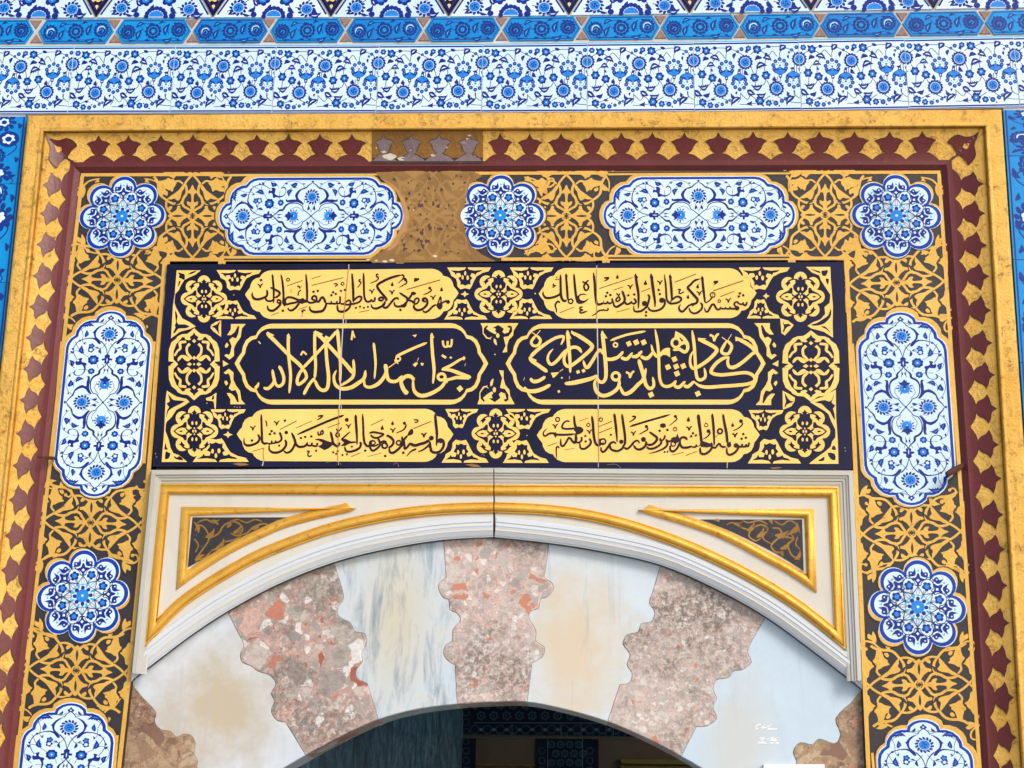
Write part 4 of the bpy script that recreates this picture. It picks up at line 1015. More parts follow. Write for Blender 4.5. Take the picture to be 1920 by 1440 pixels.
# --- white band tile with carnations and roses
def make_band():
    s = Sheet(); K = 1 / 1750.0
    X0 = 50.0; s.at(-X0 * K - .5, -685 * K, K)
    s.stroke([(0, 108), (1850, 108)], 18, 'turql', n=1); s.stroke([(0, 142), (1850, 142)], 26, 'navy', n=1); s.stroke([(0, 1232), (1850, 1232)], 26, 'navy', n=1); s.stroke([(0, 1262), (1850, 1262)], 14, 'cobalt', n=1)
    for P in ("125 335 200 290 265 262 400 350 380 430 340 520 335 650 355 715", "330 235 420 215 590 220 640 240", "410 340 470 275 530 330 585 400", "590 390 595 310 630 250", "130 540 185 650 190 800 150 930", "210 600 240 540 290 505",
              "355 715 300 830 220 860", "365 790 420 900", "590 720 580 800 540 850", "490 1040 600 1090 720 1130", "130 1020 190 1110 300 1080 400 1030", "120 1150 30 1160", "100 960 90 1000 30 1060", "680 235 790 290 900 360", "1000 330 1050 290 1110 250",
              "800 560 790 620 790 680", "850 560 850 650 840 740", "1000 540 1050 715 1060 860 1020 930", "1080 650 1100 570 1150 530", "1240 680 1220 570 1240 430", "1240 750 1200 830 1110 860", "1250 760 1310 880", "1180 250 1280 215 1470 205 1540 230", "1170 270 1290 350 1360 280 1430 370",
              "1480 400 1480 310 1530 250", "1430 700 1420 800 1400 850", "1480 700 1470 790", "1400 1010 1500 1080 1660 1130 1800 1140", "810 960 810 1060 770 1120", "820 980 920 1075 980 1010 1060 1075", "800 1155 930 1155 1060 1135", "1190 1085 1300 1020", "1690 930 1700 1000 1790 1065 1860 1010",
              "1580 230 1690 270 1740 330", "1720 520 1690 620", "1750 540 1750 680", "1700 930 1700 1040"):
        s.stroke(P, 11, 'line', n=3)
    for a in ((690, 190, 595, 300, 72, .15), (320, 370, 490, 440, 66, -.2), (310, 390, 200, 440, 50, .25), (265, 520, 410, 530, 62, -.3), (1080, 570, 1270, 520, 74, -.25), (1200, 385, 1345, 440, 66, -.2), (1190, 390, 1060, 440, 50, .25), (290, 825, 110, 830, 66, -.3), (1180, 840, 985, 835, 66, -.28),
              (45, 910, 190, 1010, 74, .1), (190, 1000, 310, 950, 50, .25), (920, 920, 1060, 990, 72, .1), (1070, 990, 1235, 960, 60, .3), (810, 1040, 650, 1185, 64, .2), (1700, 1030, 1560, 1185, 68, .2), (750, 300, 720, 410, 40, .15), (500, 800, 480, 705, 46, -.2), (1400, 790, 1380, 695, 48, -.2), (890, 590, 960, 675, 46, .2),
              (1250, 300, 1290, 365, 40, .2), (1590, 190, 1480, 285, 74, .15), (930, 1150, 995, 1095, 34, .2), (900, 1150, 1000, 1185, 34, -.2), (320, 1055, 405, 1070, 28, .1), (660, 1050, 700, 1000, 26, .2), (665, 1060, 650, 960, 26, .1), (1580, 1030, 1570, 945, 36, .2), (1590, 1030, 1640, 1000, 26, .2), (375, 200, 460, 215, 36, .1), (385, 240, 450, 215, 30, -.1),
              (1255, 185, 1350, 205, 36, .1), (1290, 225, 1350, 205, 26, -.1), (20, 600, 90, 650, 34, .3), (780, 590, 840, 560, 26, .2), (335, 560, 370, 610, 28, .1), (910, 290, 960, 265, 24, .3), (1620, 340, 1625, 420, 26, .1), (1640, 570, 1710, 545, 28, .2), (210, 1170, 220, 1205, 18, .1), (440, 1130, 465, 1110, 18, 0), (1180, 1160, 1180, 1200, 22, .2), (1330, 1110, 1345, 1085, 18, .1), (1430, 1170, 1460, 1190, 20, .2),
              (55, 1160, 10, 1130, 26, .1), (1800, 620, 1770, 560, 30, .2), (210, 230, 200, 185, 24, .1), (1060, 230, 1050, 180, 22, .1), (760, 940, 745, 1000, 24, .2), (960, 260, 905, 300, 22, .2)):
        s.leaf(a[0], a[1], a[2], a[3], a[4] * 1.4, 'navy', bend=a[5], core='white' if a[4] > 55 else None, serr=a[4] > 45)
    for x, y, r in ((265, 262, 72), (185, 650, 74), (355, 715, 72), (1110, 250, 74), (1050, 715, 74), (1240, 682, 74), (185, 1115, 66), (1125, 1100, 78), (125, 230, 50), (965, 228, 48), (310, 1160, 52), (1270, 1135, 54)):
        s.flower(x, y, r, 6, 'navy', 'blue', 'white', rot=random.random())
    for x, y, r in ((850, 240, 36), (415, 1170, 38), (1385, 1140, 44), (1760, 220, 36), (505, 1150, 30), (580, 1115, 28), (1485, 1105, 36), (785, 280, 26), (1680, 265, 30), (630, 1080, 20), (1540, 1065, 24), (1635, 305, 22)):
        s.disc(x, y, r, 'navy', n=9); s.disc(x, y, r * .5, 'blue', n=7)
    for x, y in ((905, 460), (490, 920), (1405, 900), (1800, 420), (50, 420)):
        s.rose(x, y, 128, 15, 'navy', 'blue', 'white', core='navy', slant=.9, rot=random.random())
    def carn(x, y, f):
        b = s.T
        def q(P): return [(x + a, y + f * c) for a, c in N(P)]
        s.poly(q("-120 40 -60 20 0 -10 60 20 115 40 95 80 60 105 30 120 22 170 -22 170 -30 120 -60 105 -100 80"), 'navy', 2)
        s.poly(q("-90 60 -30 40 0 45 35 40 90 60 60 98 0 112 -60 98"), 'blue', 2)
        s.disc(x, y + f * 20, 26, 'blue', n=8); s.disc(x, y + f * -30, 20, 'blue', n=7); s.dia(x, y + f * 140, 16, 'white', 0)
        for a, c in ((-110, -40), (-72, -102), (0, -136), (72, -110), (108, -50), (-96, 20), (98, 16)): s.disc(x + a, y + f * c, 34, 'navy', n=9); s.disc(x + a, y + f * c, 17, 'blue', n=7)
        for a, c in ((-50, -50), (50, -55), (-20, -75), (24, -78), (-70, -20), (68, -24)): s.disc(x + a, y + f * c, 9, 'navy', n=6)
    carn(588, 580, 1); carn(1476, 552, 1); carn(800, 770, -1); carn(1690, 742, -1)
    s.clip(-.5 + .004, .5 - .004)
    hh = 590 * K
    body = [(-.4985, -hh), (.4985, -hh), (.4985, hh), (-.4985, hh)]
    return s.build('floral_band_tile', local, None, base=.03, step=2e-5 , extra=[slab_geo(body, local, .03, 0, 'white', .002)])
TD = .02
band = make_band()
BX = [-57, 133, 324, 514, 708, 904, 1101, 1301, 1500, 1700, 1906, 2112]
def bandline(x, top):
    if top: P = [(-60, 87), (0, 86), (500, 84), (960, 81), (1300, 77), (1600, 72), (1920, 67), (2120, 62)]
    else: P = [(-60, 213), (0, 213), (500, 212), (960, 212), (1300, 210), (1600, 207), (1920, 200), (2120, 194)]
    for a, b in zip(P[:-1], P[1:]):
        if a[0] <= x <= b[0]: return a[1] + (b[1] - a[1]) * (x - a[0]) / (b[0] - a[0])
BL_ = ['above the left border tiles at the photo edge', 'above the left corner of the gilded frame']
for i in range(len(BX) - 1):
    o = band if i == 0 else copy_thing(band, (0, 0, 0))
    x0, x1 = BX[i], BX[i + 1]; xm = (x0 + x1) / 2
    a, b = W(x0, (bandline(x0, 1) + bandline(x0, 0)) / 2, TD), W(x1, (bandline(x1, 1) + bandline(x1, 0)) / 2, TD)
    wd_ = (b - a).length; ht = (W(xm, bandline(xm, 1), TD) - W(xm, bandline(xm, 0), TD)).length
    c = (a + b) / 2; c.y = .03 - TD
    place(o, c, (wd_, 1, ht / (2 * 590 / 1750.0)), -math.atan2((b - a).z, (b - a).x))
    tag(o, 'white band tile with blue carnations, %s from the left in the wide floral row' % ORD[i], 'tile', 'white floral band tiles')
# mortar bed behind all the outer tiles
bedv = [(-wx, 0), (-wx, 4.2), (wx, 4.2), (wx, 0)]
innr = [W(*p, 0) for p in (ext(L0, YB), L0[0], Q0[0], ext(Q0, YB))]
bp = bedv + [(v.x, max(v.z, 0)) for v in innr[::-1]]
bp[4] = (bp[4][0], 0); bp[7] = (bp[7][0], 0)
bedo = mkmesh('mortar_bed', [(x, -(TD - .004), z) for x, z in bp] + [(x, .044, z) for x, z in bp], [list(range(7, -1, -1))] + [[i, (i + 1) % 8, 8 + (i + 1) % 8, 8 + i] for i in range(8)], [0] * 9, ['grout'])
tag(bedo, 'pale mortar bed showing in the joints between the outer wall tiles', 'mortar')

# --- turquoise hexagonal tiles
HT = [(-78, 63), (72, 213), (217, 358), (362, 502), (507, 646), (650, 792), (797, 938), (943, 1089), (1093, 1237), (1240, 1386), (1388, 1537), (1539, 1690), (1693, 1846), (1848, 2000)]
def hexline(x): 
    P = [(-90, 59), (0, 59), (640, 56), (960, 54), (1280, 50), (1600, 46), (1920, 41), (2010, 39)]
    for a, b in zip(P[:-1], P[1:]):
        if a[0] <= x <= b[0]: return a[1] + (b[1] - a[1]) * (x - a[0]) / (b[0] - a[0])
def make_hex(var):
    s = Sheet(); K = 1 / 850.0; s.at(-.5, -.37 + .0, K)
    hexo = N("0 135 80 0 770 0 850 135 770 270 80 270"); yy = 135
    s.at(-.5, -135 * K, K)
    s.stroke(N("24 135 92 20 758 20 826 135 758 250 92 250"), 10, 'line', n=1, closed=True)
    m = 'tnavy'
    for P in ("85 70 110 110 150 140", "230 100 250 60 330 55 420 60", "330 150 300 110 280 90", "560 70 590 120 600 180", "620 100 650 80 700 90", "430 230 520 235 600 230", "140 235 220 240 260 220", "700 230 640 215 600 230", "120 180 90 220", "760 80 730 110"):
        s.stroke(P, 6, m, n=3)
    for a in ((235, 100, 335, 60, 46, -.25), (250, 240, 305, 115, 60, -.15), (560, 190, 610, 50, 62, -.15), (530, 235, 650, 205, 50, .25), (90, 60, 110, 95, 22, .1), (380, 48, 440, 58, 24, .1), (480, 60, 560, 45, 24, -.2), (640, 45, 710, 48, 22, .1), (150, 250, 210, 240, 22, .1), (690, 225, 740, 240, 22, .1), (440, 235, 490, 250, 20, .1), (330, 250, 400, 240, 22, -.1), (745, 70, 770, 105, 22, .1), (60, 120, 90, 150, 18, .2), (400, 215, 450, 230, 18, 0)):
        s.leaf(a[0], a[1], a[2], a[3], a[4], m, bend=a[5], core='turql' if a[4] > 40 else None)
    for x, y in ((140, 150), (710, 125)):
        s.rose(x, y, 88, 14, m, 'turq' if var else m, None, slant=.9)
        s.disc(x + 6, y + 6, 46, m, n=12)
        if var: s.stroke([(x - 38, y + 20), (x - 30, y - 25), (x + 15, y - 40), (x + 42, y - 15)], 10, 'white', taper=.3)
        s.stroke([(x - 20, y + 10), (x, y - 12), (x + 24, y + 4), (x + 10, y + 26)], 6, 'turql', n=3)
    for i in range(12): a = i * .5236; s.disc(425 + 74 * math.cos(a), 140 + 70 * math.sin(a), 20, m, n=8)
    for i in range(8): a = i * .785; s.disc(425 + 40 * math.cos(a), 140 + 38 * math.sin(a), 17, m, n=8)
    s.ring(425, 140, 57, 4, 'turql', 54); s.disc(425, 140, 14, 'turql', n=8); s.disc(425, 140, 7, m, n=6)
    body = [((x - 425) * K, (y - 135) * K) for x, y in hexo]
    return s.build('hexagonal_tile', local, None, base=.03, step=2e-5, extra=[slab_geo(body, local, .03, 0, 'turq', .002)])
hx = [make_hex(0), make_hex(1)]
VAR = [0, 1, 0, 1, 0, 1, 0, 0, 1, 0, 1, 1, 0, 0]; used = [False, False]
for i, (x0, x1) in enumerate(HT):
    v = VAR[i]
    if not used[v]: o = hx[v]; used[v] = True
    else: o = copy_thing(hx[v], (0, 0, 0))
    a, b = W(x0, hexline(x0), TD), W(x1, hexline(x1), TD); c = (a + b) / 2; c.y = .03 - TD
    xm = (x0 + x1) / 2; ht = (W(xm, hexline(xm) - 22.3, TD) - W(xm, hexline(xm) + 22.3, TD)).length
    place(o, c, ((b - a).length, 1, ht / (270 / 850.0)), -math.atan2((b - a).z, (b - a).x))
    tag(o, 'turquoise hexagonal tile with %s roses, %s from the left in its row' % ('white rimmed' if v else 'dark', ORD[i]), 'tile', 'turquoise hexagonal tiles')
for i in range(len(HT) - 1):
    xg = (HT[i][1] + HT[i + 1][0]) / 2; yc = hexline(xg); g = (HT[i + 1][0] - HT[i][1]) / 2
    for sg, nm in ((-1, 'upper'), (1, 'lower')):
        P = [(xg, yc + sg * 5), (xg + 11, yc + sg * 21), (xg - 11, yc + sg * 21)]
        v, f, m = slab_geo(P, lambda x, y, d: W(x, y, d), TD - .001, 0.0, 'brgrout', .001)
        tag(mkmesh('filler_triangle', v, f, [0] * len(f), ['brgrout'], None, W(xg, yc + sg * 15, TD)), 'small brown %s triangle between the %s and %s hexagonal tiles from the left' % (nm, ORD[i], ORD[i + 1]), 'filler piece', 'small brown triangles between the hexagonal tiles')

# --- top row: white floral triangles and black triangles with gold flowers
TX = [-42, 179.5, 398.5, 620, 841.5, 1067, 1293.5, 1521.5, 1751.5, 1985]
def topline(x): 
    P = [(-60, 34), (0, 34), (640, 33), (960, 31), (1280, 26), (1600, 20), (1920, 15), (2000, 13)]
    for a, b in zip(P[:-1], P[1:]):
        if a[0] <= x <= b[0]: return a[1] + (b[1] - a[1]) * (x - a[0]) / (b[0] - a[0])
TH = .866
def make_white_tri():
    s = Sheet(); K = 1 / 1010.0; s.at(-.5, 0, K)                    # base from x=0..1010 at y=0, apex up (negative y)
    for a, b in (("40 -30 480 -780", 0), ("970 -30 530 -780", 0)): s.stroke(a, 16, 'navy', n=1)
    for P in ("120 -60 220 -110 300 -170 380 -230 500 -190 560 -250 640 -190", "300 -170 250 -260 330 -360", "640 -190 720 -260 680 -360", "700 -100 780 -80 860 -40", "400 -200 330 -60", "600 -200 680 -60"): s.stroke(P, 7, 'line', n=3)
    for a in ((130, -30, 210, -130, 50, .2), (250, -40, 330, -20, 26, .1), (300, -270, 240, -140, 60, .2), (760, -260, 820, -150, 60, -.2), (820, -30, 930, -50, 50, .2), (470, -60, 490, -130, 40, 0), (640, -100, 700, -40, 40, .1), (380, -110, 330, -170, 50, .1), (850, -90, 900, -40, 40, .2), (300, -60, 360, -110, 40, .2), (480, -330, 520, -440, 50, 0), (380, -330, 330, -420, 46, .1), (640, -330, 690, -420, 46, -.1)):
        s.leaf(a[0], a[1], a[2], a[3], a[4], 'navy', bend=a[5], core='white' if a[4] > 45 else None)
    for x, y in ((420, -175), (620, -175), (420, -480), (600, -480), (510, -620)): s.flower(x, y, 64, 6, 'navy', 'blue', 'white')
    for x, y in ((215, -95), (800, -80)): s.rose(x, y, 76, 12, 'navy', 'blue', 'white', core='navy')
    for i in range(9): a = math.pi + i * math.pi / 8; s.disc(520 + 84 * math.cos(a), -14 + 78 * math.sin(a), 22, 'navy', n=8)
    s.poly([(520 + 62 * math.cos(math.pi + i * math.pi / 8), -12 + 56 * math.sin(math.pi + i * math.pi / 8)) for i in range(9)], 'blue')
    s.disc(660, -20, 30, 'navy', n=8); s.disc(350, -30, 28, 'navy', n=8)
    body = [(-.488, -.004), (.488, -.004), (0.0, -TH + .02)]
    return s.build('white_triangle_tile', local, None, base=.03, step=2e-5, extra=[slab_geo(body, local, .03, 0, 'white', .003)])
def make_black_tri():
    s = Sheet(); K = 1 / 1010.0; s.at(0, 0, K)                      # apex at origin, opens upward
    for P in ("0 -70 430 -810",): s.stroke(P, 12, 'navy', n=1, mir='x')
    s.drop(0, -110, 15, 'yel', rot=math.pi)
    for x, y, r in ((0, -205, 52), (-80, -330, 56), (85, -330, 56), (0, -440, 60), (-160, -560, 60), (160, -560, 60)): s.flower(x, y, r, 6, 'yel', 'dtile', 'yel')
    for a in ((-30, -150, -90, -210, 30, .2), (40, -160, 110, -260, 34, -.2), (-110, -380, -220, -480, 40, .2), (110, -380, 220, -480, 40, -.2)): s.leaf(*a[:5], 'yel', bend=a[5])
    body = [(0, -.012), (.478, -TH + .012), (-.478, -TH + .012)]
    return s.build('black_triangle_tile', local, None, base=.03, step=2e-5, extra=[slab_geo(body, local, .03, 0, 'dtile', .003)])
wt, btri = make_white_tri(), make_black_tri()
for i in range(len(TX) - 1):
    a, b = W(TX[i], topline(TX[i]), TD), W(TX[i + 1], topline(TX[i + 1]), TD); c = (a + b) / 2; c.y = .03 - TD
    o = wt if i == 0 else copy_thing(wt, (0, 0, 0)); l = (b - a).length
    place(o, c, (l, 1, l), -math.atan2((b - a).z, (b - a).x))
    tag(o, 'white floral tile with blue flowers, %s from the left along the top edge' % ORD[i], 'tile', 'white floral tiles of the top row')
    if i:
        a.y = .03 - TD; o = btri if i == 1 else copy_thing(btri, (0, 0, 0)); place(o, a, (l, 1, l))
        tag(o, 'black pointed tile with gold flowers, %s from the left along the top edge' % ORD[i - 1], 'tile', 'black pointed tiles of the top row')

# --- turquoise border tiles beside the frame
def make_border(n, seed):
    rr = random.Random(seed); s = Sheet(); H = n * 1.0              # unit width 1, height H, origin at top left
    s.stroke([(.06, 0), (.06, H)], .035, 'tnavy', n=1); s.stroke([(.94, 0), (.94, H)], .035, 'tnavy', n=1)
    y = .18; i = 0
    while y < H - .1:
        x = .5 + .16 * math.sin(i * 2.1); t = (i + seed) % 4
        s.stroke([(x, y), (.16 + .68 * (i % 2), y + .24), (x, y + .5)], .03, 'tnavy', n=4)
        if t == 0: s.rose(x, y, .27, 10, 'tnavy', 'tnavy', None); s.flower(x, y, .12, 6, 'white', 'tnavy')
        elif t == 1: s.disc(x, y, .24, 'tnavy', n=14); s.flower(x, y, .15, 6, 'white', 'tnavy')
        elif t == 2: s.rose(x, y, .26, 12, 'tnavy', 'tnavy', None, slant=1.0); s.stroke([(x - .1, y + .06), (x - .07, y - .08), (x + .06, y - .1), (x + .11, y + .02)], .04, 'white', taper=.3)
        else: s.rose(x, y, .28, 9, 'tnavy', 'tnavy', None, slant=.1); s.flower(x, y, .11, 5, 'white', 'white')
        sd_ = 1 if i % 2 else -1
        s.leaf(.5 + sd_ * .38, y + .05, .5 + sd_ * .2, y + .26, .12, 'tnavy', bend=.2); s.leaf(.5 - sd_ * .36, y + .2, .5 - sd_ * .3, y + .02, .1, 'tnavy', bend=.2)
        y += .5; i += 1
    s.clip(.02, .98, .01, H - .01)
    body = [(.008, .006), (.992, .006), (.992, H - .006), (.008, H - .006)]
    return s.build('border_tile', local, None, base=.03, step=2e-5, extra=[slab_geo(body, local, .03, 0, 'turq', .004)])
bt_ = [make_border(2, 0), make_border(2, 2)]
def border_col(side):
    global bt_used
    ys = [218, 345, 530, 715, 905, 1100, 1300, 1510, 1730, 1960, 2200, 2440] if side == 'l' else [206, 292, 487, 680, 880, 1085, 1290, 1500, 1720, 1950, 2190, 2430]
    for k in range(len(ys) - 1):
        y0, y1 = ys[k], ys[k + 1]
        if side == 'l': ln = L0; xa, xb = lx(ln, y0) - 1, lx(ln, y1) - 1
        else: ln = Q0; xa, xb = lx(ln, y0) + 2, lx(ln, y1) + 2
        a, b = W(xa, y0, TD), W(xb, y1, TD); h = (b - a).length; w_ = h / 2
        wdt = .125
        key = k % 2
        if not bt_used[key]: o = bt_[key]; bt_used[key] = True
        else: o = copy_thing(bt_[key], (0, 0, 0))
        ang = math.atan2(b.x - a.x, -(b.z - a.z))
        loc = a.copy(); loc.y = .03 - TD
        if side == 'l': loc.x -= wdt
        place(o, loc, (wdt, 1, h / 2.0), -ang)
        tag(o, 'turquoise border tile with dark flowers, %s from the top, %s of the gilded frame' % (ORD[k], 'left' if side == 'l' else 'right'), 'tile', 'turquoise border tiles beside the frame')
bt_used = [False, False]
border_col('l'); border_col('r')

# ------------------------------------------------------------------ small iron and paper things
def hook(name, pts, r, label):
    V = []; F = []
    pw = [W(x, y, d) for x, y, d in pts]
    for i, p in enumerate(pw):
        t = (pw[min(i + 1, len(pw) - 1)] - pw[max(i - 1, 0)]).normalized()
        u = t.cross(Vector((0, 0, 1))).normalized() if abs(t.z) < .9 else Vector((1, 0, 0)); v = t.cross(u)
        rr = r[i]
        for k_ in range(8):
            a = k_ * math.pi / 4; V.append(p + (u * math.cos(a) + v * math.sin(a)) * rr)
    n = len(pw)
    for i in range(n - 1):
        for k_ in range(8): F.append([i * 8 + k_, i * 8 + (k_ + 1) % 8, (i + 1) * 8 + (k_ + 1) % 8, (i + 1) * 8 + k_])
    F += [list(range(7, -1, -1)), list(range((n - 1) * 8, n * 8))]
    tag(mkmesh(name, V, F, [0] * len(F), ['rust'], None, pw[0]), label, 'iron hook')
hook('iron_hook', [(1806, 871, -.005), (1800, 876, .02), (1792, 880, .035), (1783, 885, .045), (1775, 889, .05)], (.004, .0075, .008, .008, .006), 'rusty iron hook stub in front of the right maroon frieze beside the long tile')
hook('iron_hook', [(106, 859, -.005), (98, 859, .02), (88, 858, .035), (78, 857, .045), (70, 856, .05)], (.003, .0045, .0045, .004, .003), 'thin rusty iron hook stub in front of the left maroon frieze')
v, f, m = slab_geo([(1432, 1433), (1546, 1433), (1549, 1500), (1432, 1500)], lambda x, y, d: W(x, y, d), VD + .012, VD, 'paper', 0)
tag(mkmesh('paper_notice', v, f, [0] * len(f), ['paper'], None, W(1490, 1460, VD)), 'white card fixed to the pale arch stone at the lower right', 'notice')
# ------------------------------------------------------------------ inscription panel
PD = 0.010
pan = empty('inscription_panel', W(940, 690, PD), 'dark navy tile panel with gold and black calligraphy cartouches above the marble arch', 'inscription panel')
PL = N("313 495 1582 491 1599 881 286 875")
def plate_piece(a0, a1):
    """one slab of the panel between two joints (fractions along top and bottom edge)"""
    t0, t1 = lerp(PL[0], PL[1], a0[0]), lerp(PL[0], PL[1], a1[0]); b0, b1 = lerp(PL[3], PL[2], a0[1]), lerp(PL[3], PL[2], a1[1])
    slab('panel_tile', [t0, t1, b1, b0], PD, -.04, 'dtile', pan, bev=.0012)
fr = lambda xt, xb: ((xt - 313) / 1269.0, (xb - 286) / 1313.0)
S0, S1, S2, S3 = (0, 0), fr(654.3, 634), fr(1119, 1122), (1, 1)
g = .0005
plate_piece(S0, (S1[0] - g, S1[1] - g)); plate_piece((S1[0] + g, S1[1] + g), (S2[0] - g, S2[1] - g)); plate_piece((S2[0] + g, S2[1] + g), S3)
slab('joint_bed', [(630, 500), (660, 500), (655, 872), (628, 872)], PD - .0012, -.03, 'grout', pan); slab('joint_bed', [(1112, 497), (1126, 497), (1128, 876), (1114, 876)], PD - .0012, -.03, 'grout', pan)
PW = on_wall(PD)
HALF = [(0, 0), (4.5, -7), (9.5, -13), (11, -20), (15, -27), (21, -31), (28, -32.5), (31, -37.5), (36, -42), (43, -45), (49, -46)]
def cart_outline(xl, xr, yt, yb, ycl, ycr, yt2=None, yb2=None, ins=0.0, kx=1.0):
    """lobed cartouche: pointed ends, straight top and bottom"""
    yt2 = yt if yt2 is None else yt2; yb2 = yb if yb2 is None else yb2
    def endp(x, yc, y0, y1, sgn):
        up = [(x + sgn * dx * kx * (y1 - y0) / 92.0, yc + dy / 46.0 * (yc - y0)) for dx, dy in HALF]
        dn = [(x + sgn * dx * kx * (y1 - y0) / 92.0, yc - dy / 46.0 * (y1 - yc)) for dx, dy in HALF]
        return up, dn
    lu, ld = endp(xl, ycl, yt, yb, 1); ru, rd = endp(xr, ycr, yt2, yb2, -1)
    return lu + ru[::-1] + rd[1:] + ld[:0:-1]
MKN = [0]
def mk(name, sh, parent=pan):
    MKN[0] += 1
    return sh.build(name, PW, parent, base=PD + {'lettering': .0009, 'joint_line': .0019, 'chip': .0019}.get(name, .0002) + (MKN[0] % 4) * 6e-6, step=2.5e-5)
class Z:
    """pen working in the coordinates of an enlarged view of the panel"""
    def __init__(s, sh, x0, y0, k, ink): s.sh, s.x0, s.y0, s.k, s.ink = sh, x0, y0, k, ink; s.wm = 1.32 if ink == 'ink' else 1.16
    def _(s): return s.sh.at(s.x0, s.y0, 1.0 / s.k)
    def l(s, P, w=24, tp=0.12):
        w = [q * s.wm for q in w] if isinstance(w, tuple) else w * s.wm
        s._().stroke(P, w, s.ink, n=4, taper=tp)
    def p(s, P, sm=2): s._().poly(P, s.ink, sm)
    def d(s, *xy, r=24):
        for x, y in zip(xy[0::2], xy[1::2]): s._().dia(x, y, r, s.ink, .35)
    def b(s, x, y, r): s._().disc(x, y, r, s.ink)
    def o(s, x, y, r, w=18, ry=None): s._().ring(x, y, r, w, s.ink, ry)
    def dr(s, x, y, r=24): s._().drop(x, y, r, s.ink, rot=.1)
    def v(s, x, y, w=14, k=1.0):
        s.l([(x - 42 * k, y - 26 * k), (x - 12 * k, y - 12 * k), (x, y + 32 * k)], w, 0); s.l([(x, y + 30 * k), (x + 16 * k, y - 16 * k), (x + 42 * k, y - 38 * k)], w, .3)
# ---- top left verse
sh = Sheet(); sh.poly(cart_outline(459.4, 860, 507, 598.2, 552.5, 549.5, 504, 598.2), 'yel'); CTL = mk('verse_cartouche', sh)
sh = Sheet(); z = Z(sh, 450, 495, 8, 'ink')
z.l("190 425 185 470 215 520 280 530 350 510 400 480 412 440 402 385", (14, 28, 28, 26, 24)); z.d(318, 242); z.v(306, 330)
z.l("485 155 500 290 508 420 505 590", (16, 26, 24, 18)); z.p("470 178 488 150 515 205 490 200", 0); z.l("395 485 385 512 400 545 440 558 480 552 505 530", 22)
z.l("455 352 500 372 570 408 600 440 572 482 520 510", (18, 26, 26, 22)); z.l("615 155 635 250 650 380 655 500 650 580 682 635", (16, 26, 24, 26))
z.l("555 572 570 540 600 545 612 570 585 585 555 578", 20); z.l("612 560 602 610 560 660 500 700 450 698 420 670 416 622", (26, 28, 28, 14)); z.l("468 772 585 728", 17); z.d(645, 702)
z.l("690 520 725 500 785 505 850 530 905 545", 24); z.l("690 612 760 592 830 580 885 555", 24); z.l("694 512 676 560 690 612", 24); z.p("640 540 690 550 690 620 660 600", 2)
z.o(722, 236, 22, 14); z.l("705 330 940 248", 20); z.l("765 376 768 434", 14); z.l("858 330 895 345 900 372", 16); z.l("935 322 905 348", 14); z.l("918 392 882 420 875 478", 14)
z.l("895 570 860 630 810 680 770 698 735 688 720 655", (26, 26, 14)); z.p("885 550 930 512 965 525 1000 560 960 590 915 600", 2); z.l("880 682 1010 638", 15); z.l("985 702 955 690 930 708 955 722", 15); z.l("935 718 933 802", 15)
z.l("990 148 1000 260 1008 420 1006 540 985 580", (14, 26, 24, 24)); z.l("1006 540 1040 580 1115 575 1150 542 1145 495 1118 480 1085 500 1090 532 1135 545", 23)
z.l("1072 222 1215 178", 18); z.l("1078 322 1550 205", 22); z.d(1105, 418, 1168, 404); z.l("1408 300 1450 296 1460 316 1425 338", 14); z.o(1540, 298, 22, 14)
z.l("1150 572 1190 560 1210 522 1240 500 1265 530 1290 592", 26); z.l("1048 632 1056 690 1110 720 1180 716 1245 700 1285 640 1295 585", (14, 30, 30, 24)); z.l("1290 598 1330 592 1365 596 1372 556", 20); z.l("1370 592 1420 597 1450 592 1456 556", 20); z.l("1455 597 1500 580 1502 480", 20)
z.d(1398, 425, 1372, 470, 1438, 450, r=23); z.d(1515, 405, 1575, 390, r=22)
z.l("1460 612 1470 690 1512 715 1580 705 1640 660 1662 595", (20, 28, 22)); z.l("1500 585 1550 602 1600 562 1640 545 1665 588 1625 612 1560 602", 20)
z = Z(sh, 640, 495, 8, 'ink')
z.l("160 140 172 260 180 400 184 575", (18, 28, 26)); z.l("182 560 240 500 290 490 305 520 270 570 180 600 110 600", 22); z.l("295 240 272 236 270 262 295 275 280 312 240 358", (16, 16, 10))
z.d(220, 658, 282, 640, 340, 658, 400, 644, r=20); z.l("265 725 425 694", 18); z.l("335 130 338 300 345 470 365 545 400 568 440 555 456 525", 24); z.l("455 552 490 560 506 524 500 498", 22)
z.l("562 160 532 155 532 192 560 205 530 250 430 292", (16, 18, 10)); z.v(460, 415); z.l("908 165 800 190 700 225 600 275 548 312 545 355 592 422 650 490 676 530 668 562", (26, 30, 28, 30)); z.l("905 160 940 185 915 235 852 288", (22, 18, 8))
z.l("640 542 610 502 570 516 575 545 630 552", 24); z.l("655 560 640 612 580 650 520 668 465 652 446 602", (26, 28, 14)); z.l("862 540 840 510 790 530 740 590 700 640 660 658 630 640 620 590", (18, 26, 26, 20))
z.dr(765, 312); z.v(762, 428); z.l("958 240 945 225 966 222 982 285 940 312 868 356", (18, 18, 10)); z.b(962, 245, 18); z.l("978 385 1486 238", 24); z.p("1095 210 1165 212 1172 236 1135 258 1090 270", 0)
z.l("870 428 930 470 985 510 988 560 930 620 860 640 805 622 795 565", (22, 26, 26, 18)); z.d(888, 690); z.p("1045 430 1085 415 1125 440 1105 465 1050 470", 2); z.l("1062 455 1010 528 985 555", 26)
z.l("985 552 960 628 920 640 900 610", 22); z.l("1000 540 1060 560 1100 592", 24); z.l("1100 590 1102 542 1140 512 1166 542 1140 590 1095 602", 20); z.l("1098 600 1090 650 1130 690 1190 688 1240 660 1285 610 1292 560 1268 520 1230 522 1228 552 1272 572", 27)
